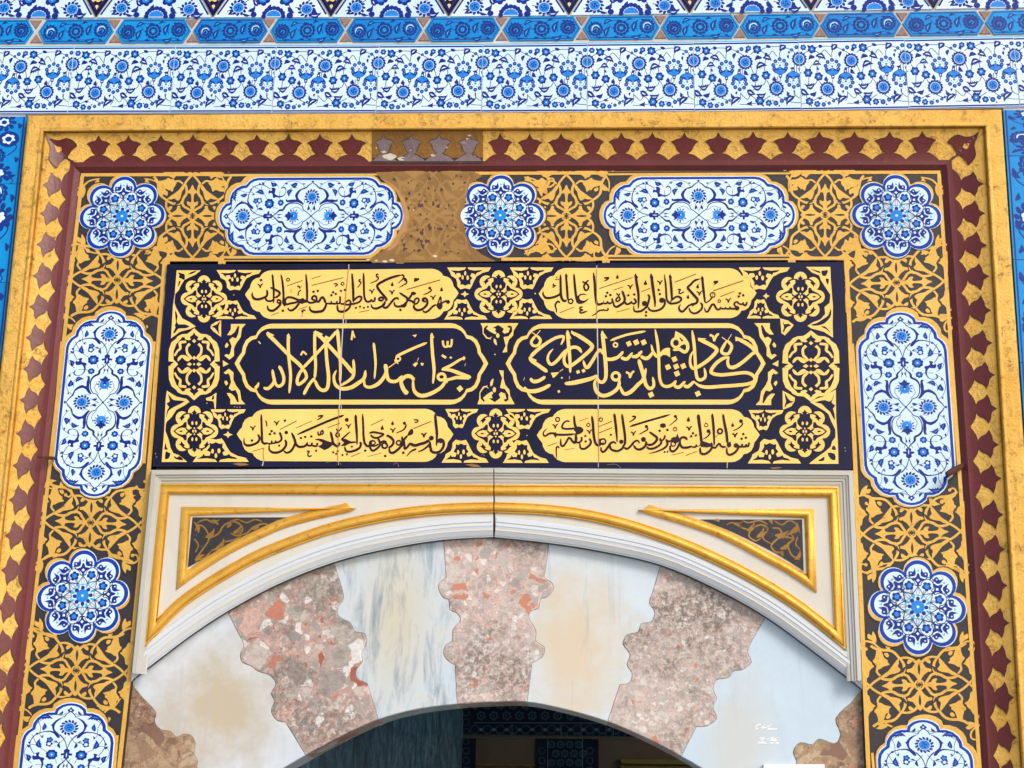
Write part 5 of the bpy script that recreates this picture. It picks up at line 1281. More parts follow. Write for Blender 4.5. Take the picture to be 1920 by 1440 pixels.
z.b(1327, 362, 22); z.l("1340 375 1352 400 1310 430 1232 463", (16, 16, 10)); z.v(1378, 508); z.dr(1505, 388); z.l("1422 608 1370 640 1310 700 1260 725 1222 700", (22, 24, 18))
z.p("1425 612 1470 585 1512 590 1518 650 1480 688 1440 655", 2); z.l("1445 605 1490 490 1497 605", 16, 0); z.l("1505 590 1560 560 1590 555", 22); z.b(1602, 570, 30)
mk('lettering', sh, CTL)
# ---- top right verse
sh = Sheet(); sh.poly(cart_outline(1010, 1418.5, 502.5, 597.5, 551, 549.5, 503, 596.5), 'yel'); CTR = mk('verse_cartouche', sh)
sh = Sheet(); z = Z(sh, 1000, 495, 8, 'ink')
z.l("145 408 150 460 185 505 250 510 330 490 390 460 412 425", (12, 28, 26, 24)); z.l("408 160 410 300 415 450 430 520 460 555 502 545", (24, 30, 26)); z.d(352, 197, 340, 232, 372, 230, r=14); z.l("312 293 295 320 335 325 284 356", 14)
z.l("490 145 500 280 510 420 518 540", (22, 28, 24)); z.p("478 175 492 140 522 190 500 190", 0); z.o(560, 560, 34, 22); z.l("402 582 372 562 350 578 330 620 345 680 350 732", (20, 22, 12)); z.l("398 732 612 648", 18)
z.l("610 145 620 280 635 430 650 520 680 580", (20, 28, 26, 30)); z.p("805 468 760 445 700 452 665 480 640 470 640 560 680 598 745 592 805 555 830 516 770 550 715 545 690 510 705 475 755 462", 2)
z.l("735 262 782 282 828 242", 20); z.l("780 280 760 342 782 394 822 378 826 330 790 292 762 310", 22); z.l("748 645 702 652 706 682 742 690 700 710 712 735 760 725 812 704", 18)
z.l("902 130 920 280 930 430 946 570 972 605 1020 600 1050 580", (24, 30, 28, 24)); z.l("1048 592 1056 545", 18); z.l("1050 590 1098 592 1120 556", 22); z.l("1118 590 1160 590 1188 560 1178 515", 22); z.d(1110, 432, 1090, 484, 1156, 466)
z.l("875 782 930 750 990 700 1040 694 1060 676", (10, 18, 18)); z.l("1058 692 1090 697 1122 690 1116 656", 16); z.l("994 368 1490 204", 22); z.l("1202 392 1350 342", 18); z.l("1058 212 1130 208 1100 238 1064 258", (20, 20, 10)); z.dr(1262, 200); z.v(1455, 345)
z.l("1206 560 1210 620 1250 645 1310 612 1360 572 1372 520 1352 452 1330 398", (16, 28, 28, 26)); z.l("1245 440 1280 470 1300 440", 16); z.l("1278 478 1300 530 1265 562 1240 540 1272 490", 20); z.l("1360 555 1400 602 1450 592 1482 560", 24); z.l("1480 590 1520 595 1542 562 1510 516", 22)
z.d(1425, 470, 1515, 458); z.l("1248 722 1438 670", 18); z.l("1532 148 1550 280 1575 430 1580 560 1575 672", (28, 32, 26, 14)); z.p("1512 190 1532 140 1578 212 1540 205", 0)
z.l("1505 625 1515 700 1560 715 1630 700 1700 640 1718 600 1732 550 1742 490 1715 458", (14, 26, 26, 22)); z.b(1668, 592, 40); z.d(1693, 722, 1690, 775, r=23); z.l("1620 416 1756 364", 20); z.dr(1682, 292, 28)
z.l("1765 148 1785 280 1805 430 1825 560 1825 645", (28, 34, 28, 16)); z.p("1745 205 1766 138 1808 215 1780 205", 0)
z = Z(sh, 1200, 495, 8, 'ink')
z.l("115 640 150 690 220 705 310 680 365 620 372 560 345 515", (18, 26, 24)); z.b(327, 545, 40); z.d(280, 390, 297, 452); z.v(300, 282)
z.l("365 158 385 300 395 450 405 540 450 590 520 590 590 570 622 530 600 500 550 490 490 530 450 575", (20, 24, 24, 22)); z.l("450 158 465 300 475 430 480 545", (24, 30, 22)); z.p("432 195 450 145 482 205 460 205", 0)
z.l("520 275 842 150", 22); z.l("562 385 608 384 590 412 590 440 620 440 664 412", 15); z.dr(720, 500); z.l("898 225 820 250 760 310 716 355 750 400 820 480 862 530 856 572 830 595 760 602", (24, 28, 30, 26)); z.l("800 608 740 620 680 680 640 715 600 700 584 650 612 608", (20, 26, 24, 14)); z.p("765 590 800 590 815 615 792 640 770 615", 2)
z.dr(866, 345); z.l("902 268 870 320", 12); z.l("932 185 945 320 960 450 976 582", (28, 30, 20)); z.p("900 235 932 172 962 228 930 222", 0); z.v(893, 442)
z.l("905 578 935 622 920 680 860 730 800 740 755 710 735 655", (22, 26, 14)); z.o(1090, 465, 36, 18); z.l("1085 500 1040 552 978 586", (18, 16)); z.l("1090 432 1090 498", 12); z.l("1103 402 1552 250", 27); z.p("1095 272 1118 250 1178 250 1170 282 1135 306 1093 318 1122 296", 0)
z.l("1203 492 1416 407", 20); z.o(1190, 558, 20, 14); z.l("1188 545 1184 515", 10); z.v(1326, 550); z.l("965 652 985 710 1020 712 1050 660 1080 612 1112 612 1150 675 1190 680 1216 640", (14, 26, 24, 22)); z.l("1208 668 1270 672 1288 646", 20); z.l("1283 672 1340 672 1352 638", 20); z.l("1340 668 1420 672 1445 650", 22)
z.b(1456, 664, 36); z.l("1440 648 1412 600 1450 568 1490 602", 20); z.l("1488 602 1540 602 1548 572", 20); z.l("1545 607 1588 620 1606 568", 22); z.d(1498, 440, 1482, 486, 1548, 470)
mk('lettering', sh, CTR)
# ---- bottom left verse
sh = Sheet(); sh.poly(cart_outline(444, 850, 767.5, 864.5, 814, 814.5, 766.5, 866), 'yel'); CBL = mk('verse_cartouche', sh)
sh = Sheet(); z = Z(sh, 430, 760, 8, 'ink')
z.l("222 488 225 570 270 602 350 592 430 552 455 490 425 435", (12, 28, 28, 24)); z.d(340, 528); z.v(354, 345)
z.l("480 132 485 280 490 430 495 540 530 575 582 562", (22, 28, 26)); z.l("580 575 630 572 638 526", 20); z.l("635 572 690 562 694 526", 20); z.l("690 562 750 547 786 500 756 402", (22, 22, 28)); z.d(635, 388, 610, 432, 680, 420); z.l("545 228 562 270 562 318", 14); z.v(712, 270); z.d(835, 230)
z.l("762 362 1010 234", 22); z.b(855, 408, 27); z.l("345 692 528 638", 15); z.l("602 575 600 660 650 706 730 706 800 672 850 602 852 550 835 515", (14, 28, 28, 24)); z.d(750, 605, r=21)
z.l("818 680 860 712 920 690 970 620 988 555", (16, 28, 24)); z.l("935 408 980 510 1000 580 1042 620 1110 620 1160 592 1172 556", (28, 28, 26)); z.d(1075, 490, 1140, 475, 1232, 467, r=22); z.l("1170 602 1230 602 1242 556", 22); z.l("1240 602 1310 612 1322 560", 22)
z.l("1018 440 1480 238 1718 150", 26); z.l("1002 342 1240 235", 14); z.l("1328 165 1402 155 1370 190 1318 222", (18, 18, 10)); z.l("1330 390 1338 440 1365 442 1376 400 1398 378 1408 420 1380 442", 18); z.l("1476 336 1668 264", 20)
z.p("1282 515 1330 498 1400 508 1480 540 1560 560 1560 590 1500 640 1430 672 1390 650 1330 612 1380 592 1402 560 1340 527", 1); z.l("1520 395 1545 500 1562 570 1610 612 1640 602 1662 556", (28, 28, 22)); z.d(1305, 682, 1560, 705, 1627, 686, 1604, 728, r=21); z.l("1160 690 1200 690 1180 730 1192 766 1242 754", 16)
z.l("1604 350 1640 390 1690 330", 15); z.l("1634 395 1600 440 1620 472 1652 456 1640 410", 18)
z = Z(sh, 620, 760, 8, 'ink')
z.b(243, 218, 30); z.v(270, 315); z.l("295 395 232 450 160 518", (12, 24)); z.p("155 515 220 502 300 540 380 542 380 562 285 574 225 606 150 612 205 560", 1); z.l("212 615 230 680 290 697 380 672 440 632 456 580 438 552", (18, 28, 24)); z.d(320, 620, r=20); z.d(178, 746, 245, 735, r=20); z.l("308 772 452 710", 18)
z.l("376 142 385 300 395 450 398 592", (30, 28, 16)); z.l("480 130 490 300 495 450 510 560 552 612 592 600", (22, 26, 24)); z.l("580 420 640 402 720 415 792 432 770 458 700 488 640 480 598 440", 22); z.l("700 485 735 540 740 600 700 645 640 682 600 650 590 590 600 545 650 530", 24); z.l("600 600 660 612 720 580", 18); z.o(640, 562, 30, 18)
z.dr(775, 345, 27); z.l("602 300 792 210", 20); z.l("553 770 767 714", 13); z.d(520, 680, 820, 760); z.o(812, 604, 40, 28); z.l("838 448 900 480 942 530 932 590 868 642", 27); z.l("735 572 790 540 842 552", 22)
z.l("880 635 890 700 940 712 1000 672 1060 612 1082 560 1070 465", (20, 30, 28, 26)); z.o(1022, 562, 33, 22); z.v(936, 380); z.dr(930, 275); z.b(1107, 268, 24); z.l("1122 285 1130 308 1090 370 982 416", (16, 20, 10))
z.p("1160 420 1190 370 1225 350 1240 390 1235 430 1190 450 1160 455", 2); z.l("1160 450 1102 520 1108 600 1112 650 1150 630 1190 568", 26); z.d(1092, 712); z.l("1180 568 1262 602 1340 582 1420 560 1482 520", 32); z.b(1512, 492, 36); z.l("1500 575 1400 660 1308 700", (26, 20, 8)); z.l("1485 540 1498 600 1480 640", 22)
z.l("1244 220 1306 220 1300 250 1258 260", 15); z.l("1243 350 1512 238", 24); z.v(1400, 450, 18); z.l("1140 768 1210 690 1288 655", (8, 18, 24)); z.l("1568 128 1580 280 1595 430 1588 615", (28, 34, 30, 14)); z.l("1608 560 1640 512 1692 540 1692 620 1642 690 1572 710 1510 682 1502 600", 29); z.b(1652, 540, 30)
mk('lettering', sh, CBL)
# ---- bottom right verse
sh = Sheet(); sh.poly(cart_outline(1006.5, 1424.5, 767, 866.5, 816, 815.5, 767.5, 866.5), 'yel'); CBR = mk('verse_cartouche', sh)
sh = Sheet(); z = Z(sh, 1000, 760, 8, 'ink')
z.l("212 348 162 390 152 440 182 460 240 425 300 420 340 438 430 442 520 440 640 430", (10, 22, 26, 24)); z.p("300 435 332 398 362 435 336 492", 0)
z.l("550 245 500 236 452 270 432 330 470 352 560 352 625 345", (16, 22, 24)); z.l("612 150 622 280 645 335", (22, 28, 30)); z.p("600 350 680 318 740 342 752 380 722 418 650 440 635 400", 2); z.l("640 420 640 520 620 562 588 540 560 502 530 492 490 560 450 612 415 590 412 500", (36, 26, 24, 24))
z.o(365, 212, 30, 18); z.v(330, 315); z.l("218 610 362 558", 18); z.l("392 640 362 620 346 640 345 700 350 798", (20, 18, 10)); z.l("472 668 617 644", 14); z.l("640 557 690 557 726 520 720 474", 22); z.l("698 565 710 640 770 652 840 602 866 550 838 495", (16, 28, 24)); z.d(785, 542, 780, 460, r=22)
z.v(842, 400); z.o(825, 296, 24, 14); z.l("822 275 825 245", 9); z.l("692 238 826 188", 15); z.l("878 155 895 280 905 430 930 560 972 602 1012 590", (28, 30, 28, 24)); z.o(1045, 545, 42, 24); z.l("1010 500 985 540 1000 585 1060 560", 18)
z.l("985 320 1182 238", 20); z.l("985 415 1182 334", 22); z.o(1013, 215, 26, 14); z.l("1010 190 1004 165", 9); z.d(1165, 442, r=21); z.l("1214 122 1235 280 1250 430 1258 556", (30, 30, 12)); z.l("1330 130 1350 280 1372 430 1376 562 1350 612", (28, 30, 26))
z.l("1245 582 1212 552 1160 570 1110 642 1060 697 1022 682 1014 622", (14, 28, 26, 18)); z.b(1320, 546, 33); z.l("1355 590 1340 642 1280 682 1220 682 1162 652 1152 595", 26); z.l("1592 572 1570 532 1520 542 1470 602 1410 652 1358 632", (14, 26, 24))
z.l("1478 168 1532 170 1500 216 1438 252", (18, 20, 10)); z.l("1448 318 1700 240 2050 140", 24); z.b(1696, 318, 25); z.l("1708 335 1716 362 1650 402 1588 438", (16, 16, 10)); z.v(1502, 425)
z.b(1652, 512, 38); z.l("1690 535 1692 582 1660 632 1600 662 1540 650 1505 595", (26, 28, 20)); z.l("1738 398 1800 440 1856 490 1832 550 1770 592 1700 586", (22, 30, 26)); z.l("1700 620 1740 652 1820 642 1900 592 1922 540", (22, 26, 22))
z = Z(sh, 1200, 760, 8, 'ink')
z.l("132 724 230 700 330 662 400 612 412 560 388 508", (8, 24, 24)); z.l("300 592 322 560 312 520", 22); z.p("300 285 340 268 382 278 392 320 350 342 305 328", 1); z.d(295, 382, 412, 370); z.b(531, 166, 24); z.l("545 182 552 208 510 250 438 306", (16, 14, 8)); z.o(527, 358, 26, 14); z.l("520 335 525 315", 9)
z.l("312 488 302 522 340 522 368 490 374 446", 20); z.l("388 512 420 540 470 530 502 492 542 492", 22); z.p("470 490 540 480 560 425 592 500 570 560 520 572 480 540", 1); z.o(500, 580, 34, 18); z.l("455 602 455 670 500 692 560 642 592 565", (22, 26, 22))
z.l("702 525 692 492 640 480 602 512 602 582 640 632 720 632 782 610", 26); z.l("780 627 840 622 842 586", 20); z.l("838 622 905 602", 22); z.d(795, 418, 768, 465, 838, 452, r=23); z.dr(727, 220, 28); z.v(738, 350, 16); z.l("473 746 657 706", 15); z.l("690 752 852 690", 20); z.b(370, 700, 15); z.b(413, 697, 15)
z.l("872 135 890 280 910 430 922 565", (38, 34, 30)); z.p("898 580 920 530 965 545 1010 560 1070 580 1072 620 1000 632 920 622", 1); z.l("902 630 910 712 970 732 1040 692 1078 632 1070 556", (22, 28, 24)); z.o(993, 298, 26, 12); z.l("988 272 984 248", 9); z.b(1028, 388, 30); z.l("1045 405 1050 422 1010 470 944 510", (18, 18, 10))
z.l("1083 125 1100 280 1110 430 1116 605", (26, 28, 16)); z.o(1200, 390, 36, 28); z.l("1180 428 1128 482", 14); z.l("1078 625 1130 637 1160 602 1190 576 1230 622 1292 622", 22); z.l("1245 132 1270 280 1300 430 1312 565", (24, 30, 28)); z.b(1336, 590, 34); z.p("1310 560 1360 545 1365 620 1320 635", 1)
z.l("1300 635 1310 722 1360 742 1430 702 1472 642 1466 585", (18, 28, 24)); z.b(1440, 602, 34); z.dr(1390, 302); z.b(1515, 237, 29); z.l("1530 260 1536 288 1480 342 1398 382", (18, 16, 10)); z.v(1425, 450, 17); z.d(1550, 432, 1525, 502, 1588, 486)
z.l("1470 612 1520 622 1534 576", 22); z.l("1530 622 1580 617 1594 582", 22); z.l("1585 612 1625 612 1637 556", 22)
mk('lettering', sh, CBR)
# ---- middle cartouches: gold band round a navy field, gold writing
def mid(xl, xr, yc):
    sh = Sheet(); sh.poly(cart_outline(xl, xr, 607, 758.5, yc, yc, 606, 758.5, kx=.86), 'yel')
    sh.poly(cart_outline(xl + 8.5, xr - 8.5, 615.8, 749.5, yc, yc, 615, 749.5, kx=.80), 'dtile')
    return mk('motto_cartouche', sh)
CML = mid(440, 915.5, 681.5); CMR = mid(948, 1435.5, 681.5)
sh = Sheet(); K5 = 1270 / 240.0; z = Z(sh, 440, 600, K5, 'yel')
z.l("236 212 258 238", 24, .5); z.l("202 678 226 655 240 620", (28, 26, 12)); z.l("286 672 330 682 375 642 394 602 386 560 375 492", (26, 28, 24)); z.l("392 588 412 642 442 658 480 630 488 570 465 500 440 458", (20, 26, 26, 30)); z.p("430 470 446 450 478 485 470 500", 0)
z.l("318 132 390 200 480 290 560 370 640 440 690 500", (34, 30, 30, 30)); z.p("312 140 325 116 395 152 372 160", 0); z.l("535 140 532 250 541 400 556 560 542 728", (28, 26, 26, 22)); z.p("515 160 535 130 556 178 535 182", 0)
z.l("658 352 678 316 714 346", (14, 18, 14), 0); z.l("690 480 650 520 622 590 630 640 680 612 712 570 702 522 680 485", 26); z.l("678 478 780 370 900 240 1025 100", 25)
z.l("795 112 795 300 804 450 795 580", (26, 26, 22)); z.l("797 575 740 640 685 742", (24, 26, 28)); z.l("793 590 830 670 880 700 922 670 932 560 915 400 900 170", (26, 30, 30, 26)); z.p("880 190 905 155 940 175 920 195", 0); z.l("785 120 850 165 920 240 1040 370 1120 460 1178 535", (34, 30, 32, 34)); z.p("780 128 800 105 878 140 855 160", 0)
z.l("1020 92 1035 260 1050 450 1046 625", (30, 26, 20)); z.l("1012 498 985 560 1000 640 1060 682 1150 672 1220 632 1285 578 1298 500", (16, 30, 34, 26)); z.l("1178 392 1184 480 1176 560 1120 612 1048 652", (22, 28, 20)); z.l("1160 200 1172 108", 16, 0); z.l("1172 120 1192 178", 14, 0); z.p("1158 130 1172 102 1184 140", 0)
z = Z(sh, 670, 600, K5, 'yel')
z.l("162 226 176 350 181 450 170 585", (22, 22, 14)); z.l("72 590 74 650 130 668 210 632 270 560 290 500 282 438", (16, 32, 28)); z.l("270 440 290 520 308 590 350 612 400 602 446 556", (26, 30, 26)); z.l("446 552 435 620 460 690 500 735", (22, 34, 40)); z.l("440 602 480 562 530 562 566 600", (26, 34, 26)); z.l("553 585 560 690 600 740 660 752 750 722 840 662 882 590", (18, 34, 32, 24))
z.l("692 226 560 280 420 345 385 372", (20, 24, 24)); z.o(405, 386, 22, 16); z.l("380 425 310 475", 22); z.p("365 395 400 400 410 440 375 420", 0); z.p("550 445 580 420 602 428 575 466", 1); z.p("630 425 660 430 650 455 632 448", 1); z.l("607 376 596 412", 12); z.p("545 152 592 144 575 172", 0)
z.l("740 132 738 200 748 350 762 500 750 634", (22, 26, 28, 18)); z.p("722 175 740 125 764 178 740 180", 0); z.l("848 205 858 258 892 264 896 210", 18, 0); z.l("892 258 930 258 938 190", 18, 0); z.p("832 358 845 340 888 368 872 386", 0); z.p("912 374 925 362 942 374 928 386", 0)
z.l("1070 372 1010 400 930 450 836 496", (16, 22, 26)); z.p("1030 385 1060 358 1075 380 1058 402", 0); z.l("836 490 930 500 1040 540 1128 572", (20, 32, 28)); z.p("1128 560 1108 592 985 588 880 612 850 595 985 555", 1); z.o(836, 566, 36, 28, 32); z.l("872 580 890 600 878 625", 22); z.l("1074 430 1066 458", 10); z.dia = None
sh.at(670, 600, 1 / K5).dia(1018, 682, 34, 'yel', .1)
mk('lettering', sh, CML)
sh = Sheet(); z = Z(sh, 960, 600, K5, 'yel')
z.l("192 118 242 155", 22); z.l("282 104 240 152", 18); z.l("240 150 282 200 260 250 212 255 192 215 238 152", 24); z.l("518 158 430 180 330 240 240 310 182 368", (24, 28, 32)); z.l("512 155 508 200 484 248", (24, 20, 10)); z.l("182 362 192 402 260 450 352 516", (30, 32, 32)); z.p("190 375 250 400 215 420", 0)
z.l("408 288 365 340 356 400 390 442 450 402 520 320 600 272 660 282 692 325", (14, 26, 28, 28)); z.l("550 105 560 230 575 400 578 525", (28, 30, 18)); z.p("535 150 552 98 592 190 560 175", 0); z.l("555 288 520 360 522 430 562 462 620 432 720 352 792 280 780 240 700 182 588 118", (22, 28, 32, 34)); z.p("585 130 590 105 652 145 620 160", 0)
z.l("708 402 722 452 750 472 800 402 850 320 878 298 912 350", (18, 30, 26, 24)); z.l("893 110 910 250 930 450 930 570 900 618 860 605 838 560", (30, 32, 28, 26)); z.p("878 150 896 104 948 185 912 180", 0); z.l("928 385 980 392 1050 370 1105 312", (28, 30, 22)); z.l("1080 372 1140 388 1196 325", (26, 30, 20)); z.l("1188 370 1250 352 1275 318", (26, 26))
z.l("976 205 1130 150 1325 112", 20); z.o(1027, 248, 20, 16); z.l("1018 228 1012 212", 8); z.d(1160, 236, 1230, 222, r=32); z.l("522 632 600 626 700 605 790 580 848 550", (28, 38, 34, 24)); z.d(655, 516, 710, 505, r=22)
z.l("182 578 210 610 270 602 332 562", (24, 32, 24)); z.l("122 665 150 702 230 706 310 682 382 642", (26, 36, 28)); z.p("385 525 470 518 430 562 408 576", 0); z.l("475 510 508 488", 16); z.d(465, 710, r=16); z.d(495, 575, r=11); z.l("116 600 124 570", 10); z.l("570 560 570 590", 12)
z.o(1030, 560, 38, 28); z.l("1068 590 1052 672 980 732 900 752 840 712 820 642 832 590", (26, 32, 32, 20)); z.l("1068 650 1110 732 1180 712 1250 642 1300 590 1330 480", (20, 34, 30, 26)); z.v(1172, 545, 18)
z = Z(sh, 1190, 600, K5, 'yel')
z.l("0 372 40 352 72 306", (28, 20)); z.l("60 360 100 382 140 372 184 318", (26, 32, 22)); z.l("163 245 185 320 220 360 260 342 300 302 352 288", (16, 28, 32, 26)); z.d(15, 222, 90, 222, r=34); z.l("40 392 60 460 90 560 110 640 150 682 190 650 178 566", (34, 32, 30, 22))
z.l("203 95 230 250 240 400 246 560 270 640 320 662 380 640 412 602", (24, 24, 26, 28)); z.l("388 650 440 668 502 608", (26, 30, 20)); z.l("488 650 530 662 592 606", (26, 30, 20)); z.l("585 610 640 652 720 668 850 660 1000 650 1130 635 1192 600 1172 550 1100 524 980 535 860 546 775 532 760 500 810 430 880 382 940 370", (24, 30, 30, 28, 28, 30, 30, 30))
z.l("935 370 922 420 942 468 1000 465 1080 412 1160 342 1192 310 1120 240 1000 180", (20, 32, 28, 34)); z.p("998 165 1080 192 1050 205 1000 212", 0); z.o(410, 228, 42, 26, 44); z.l("440 250 490 225 525 250 520 300 490 318 440 290 380 300", 28); z.l("452 150 500 200 530 255", 30); z.p("405 110 472 146 455 165 440 185 395 170", 0); z.p("285 312 350 290 352 372 318 350 280 345", 1)
z.d(395, 390, 330, 468, 412, 463, 482, 458, 420, 533, 163, 742, 627, 732, r=34); z.l("570 105 590 250 600 400 606 500 622 580 660 595 702 560 690 476", (28, 26, 28, 22)); z.l("590 300 555 360 552 440 582 482 640 460 740 390 812 310 790 270 700 222 628 190", (16, 28, 32, 34)); z.p("626 178 712 185 680 205 632 212", 0)
z.v(790, 178, 20, 1.1); z.l("865 172 920 212", 20); z.l("962 142 922 205", 16); z.l("915 205 962 260 932 332 882 335 862 300 912 210", 26)
mk('lettering', sh, CMR)

# ---- rosettes, tulips and corner pieces
def ros8(x, y, rx, ry):
    sh = Sheet(); sh.at(x, y, rx / 340.0, ry / 340.0)
    P = []
    for i in range(8):
        for j in range(8):
            a = math.radians(-22.5 + 45 * j / 8); R = .80 * math.cos(a) + math.sqrt(max(.30 ** 2 * 1.2 - (.80 * math.sin(a)) ** 2, 0)) - .125
            b = a + math.radians(45 * i); P.append((340 * R * math.cos(b), 340 * R * math.sin(b)))
    sh.poly(P, 'yel')
    D = 'dtile'
    sh.poly("0 -292 18 -264 40 -254 22 -234 75 -226 70 -190 104 -150 98 -100 62 -62 36 -45 46 -12 24 12 0 16 -24 12 -46 -12 -36 -45 -62 -62 -98 -100 -104 -150 -70 -190 -75 -226 -22 -234 -40 -254 -18 -264", D, 0, mir='y')
    sh.disc(-29, -108, 15, 'yel', 25, mir='xy'); sh.dia(0, -40, 13, 'yel', 0, mir='y'); sh.disc(-18, 0, 13, 'yel', 20, mir='x')
    sh.poly("-302 0 -240 -52 -168 -86 -142 -122 -114 -126 -108 -66 -122 -38 -178 -48 -238 -30 -274 0 -238 30 -178 48 -122 38 -108 66 -114 126 -142 122 -168 86 -240 52", D, 0, mir='x')
    sh.disc(-192, 0, 24, D, 11, mir='x'); sh.stroke("-118 -40 -96 -14 -50 -4", 22, D, mir='xy'); sh.poly("-66 -30 -40 -40 -30 0 -60 12 -84 0", D, mir='xy')
    sh.stroke("-40 -236 -110 -236 -158 -216 -186 -186", (14, 22, 24), D, mir='xy'); sh.poly("-228 -170 -196 -192 -160 -212 -134 -188 -162 -166 -186 -132 -198 -166", D, 0, mir='xy')
    mk('rosette_ornament', sh)
for a in ((382.5, 560.5, 43.5, 44), (934.8, 551.5, 45, 44.5), (1500.8, 556.5, 45.5, 47), (364.5, 808.5, 44.5, 47.5), (929.5, 813, 45, 46.5), (1509, 809, 47.5, 48)): ros8(*a)
def quatre(x, y, rx, ry):
    sh = Sheet(); sh.at(x, y, rx / 345.0, ry / 478.0); D = 'dtile'
    sh.poly("0 -478 62 -424 92 -404 165 -398 222 -370 242 -340 305 -290 338 -200 345 -40 345 40 338 200 305 290 242 340 222 370 165 398 92 404 62 424 0 478 -62 424 -92 404 -165 398 -222 370 -242 340 -305 290 -338 200 -345 40 -345 -40 -338 -200 -305 -290 -242 -340 -222 -370 -165 -398 -92 -404 -62 -424", 'yel')
    sh.poly("0 -424 20 -388 46 -372 62 -352 40 -330 70 -318 120 -332 128 -358 160 -362 182 -332 240 -270 278 -170 276 -60 236 -24 300 20 360 0 360 20 230 20 0 30 -230 20 -360 20 -360 0 -300 20 -236 -24 -276 -60 -278 -170 -240 -270 -182 -332 -160 -362 -128 -358 -120 -332 -70 -318 -40 -330 -62 -352 -46 -372 -20 -388", D, 0, mir='y')
    sh.poly("345 -40 270 -30 345 30", D, mir='x')
    sh.stroke("105 -298 175 -292 192 -270 186 -210 225 -175 262 -112", (30, 40, 30, 24), 'yel', mir='xy', n=3); sh.stroke("58 -272 98 -222 92 -150 62 -110 36 -70", (36, 30, 34, 38), 'yel', mir='xy', n=3)
    sh.poly("55 -60 92 -104 150 -124 196 -110 222 -70 216 -38 180 -70 160 -90 130 -60 90 -38", 'yel', 2, mir='xy')
    sh.dia(258, 0, 44, 'yel', 0, mir='x'); sh.dia(0, -308, 27, 'yel', 0, mir='y'); sh.dia(0, -84, 28, 'yel', 0, mir='y'); sh.poly("30 0 60 -26 100 0 60 26", 'yel', mir='x'); sh.dia(0, 0, 16, 'yel', 0)
    sh.poly("-20 -205 0 -255 20 -205 60 -215 40 -180 20 -140 0 -120 -20 -140 -40 -180 -60 -215", D, 0, mir='y')
    mk('quatrefoil_ornament', sh)
quatre(364, 683, 48, 67.5); quatre(1520.5, 686.5, 53.5, 67)
def tulip(x, y, w, h, up):
    """inverted trapezoid with a tulip; x,y = middle of the long edge"""
    sh = Sheet(); sh.at(x, y, w / 622.0, h / 315.0 * (1 if up else -1)); D = 'dtile'
    sh.poly("-311 0 311 0 276 55 190 78 106 130 68 200 38 270 8 316 -56 298 -124 316 -166 272 -170 212 -186 162 -256 117 -266 77" .replace('8 316', '10 314'), 'yel')
    sh.poly("-30 -14 -4 28 80 46 190 34 160 62 110 78 92 110 74 92 34 84 18 124 48 150 18 192 22 250 -10 242 -56 264 -96 242 -120 258 -124 202 -154 152 -112 128 -126 82 -176 82 -190 112 -206 78 -262 40 -150 48 -64 32", D, 0)
    for a in ((-92, 143, 15, 32), (-20, 148, 17, 34), (-54, 84, 15, 33)): sh.disc(a[0], a[1], a[2], 'yel', a[3])
    mk('tulip_ornament', sh)
for a in ((448, 506.5, 84, 38, 1), (443, 598, 76, 35, 0), (879.5, 501.5, 82, 41, 1), (873.5, 599, 81, 38, 0), (997, 501.5, 82, 41, 1), (995.5, 598, 80, 38, 0), (1433, 501.5, 96, 42, 1), (1431.5, 597, 62, 36, 0),
          (428, 767.5, 66, 37, 1), (414, 866, 105, 44, 0), (866, 767, 62, 36, 1), (872, 867.5, 88, 43, 0), (990.5, 767, 84, 38, 1), (986, 868, 86, 43, 0), (1436.5, 769, 66, 38, 1), (1452, 869, 100, 46, 0)): tulip(*a)
def eagle(x, y, w, h, up):
    sh = Sheet(); sh.at(x, y, w / 545.0, h / 425.0 * (1 if up else -1)); D = 'dtile'
    sh.poly("-272 0 272 0 206 105 196 180 136 240 110 320 110 418 45 424 86 312 60 210 -46 200 -60 240 -120 235 -190 220 -240 150 -245 60", 'yel', 0)
    sh.poly("-18 25 65 80 42 125 72 152 132 132 152 70 104 55 142 30 182 52 182 122 130 190 62 202 72 300 94 320 42 424 -60 424 -70 330 -130 220 -100 190 -150 215 -180 200 -230 140 -225 70 -180 30 -160 40 -190 80 -120 130 -60 160 -40 140 -65 110 -50 80 -100 70", D, 0)
    sh.disc(-24, 180, 24, 'yel', 34); sh.poly("-80 220 -50 240 -34 320 -60 310 -84 270", 'yel')
    mk('eagle_ornament', sh)
eagle(936.5, 606, 71, 55, 1); eagle(930, 758, 70, 64, 0)
def side_orn(x0, y0, sx, sy):
    sh = Sheet(); sh.at(x0, y0, sx, sy)
    sh.poly("0 0 200 0 148 60 130 180 72 260 40 330 42 430 -20 480 -90 425 -60 405 -30 420 -10 395 10 300 -22 215 20 180 70 195 100 130 115 30 95 25 50 110 0 150 -50 150 0 70", 'yel', 0)
    sh.poly("-55 250 -80 290 -75 320 -50 315 -30 280", 'yel')
    if sy > 0: sh.poly("-110 490 -30 540 -105 575", 'yel', 0)
    mk('side_ornament', sh)
side_orn(433, 607.5, .139, .139); side_orn(432, 758, .139, -.139); side_orn(1443.5, 606, -.146, .142); side_orn(1446, 759.5, -.146, -.142)
def corner(P, dark, mm=None):
    sh = Sheet(); sh.poly(P, 'yel', 0)
    for Q in dark: sh.poly(Q, 'dtile', 2)
    mk('corner_ornament', sh)
T3 = lambda s, x0=300, y0=490, k=7.2: [(x0 + a / k, y0 + b / k) for a, b in N(s)]
T4 = lambda s: T3(s, 290, 680, 7.2)
T7 = lambda s: T3(s, 1400, 490, 7.2)
T8 = lambda s: T3(s, 1400, 680, 6.855)
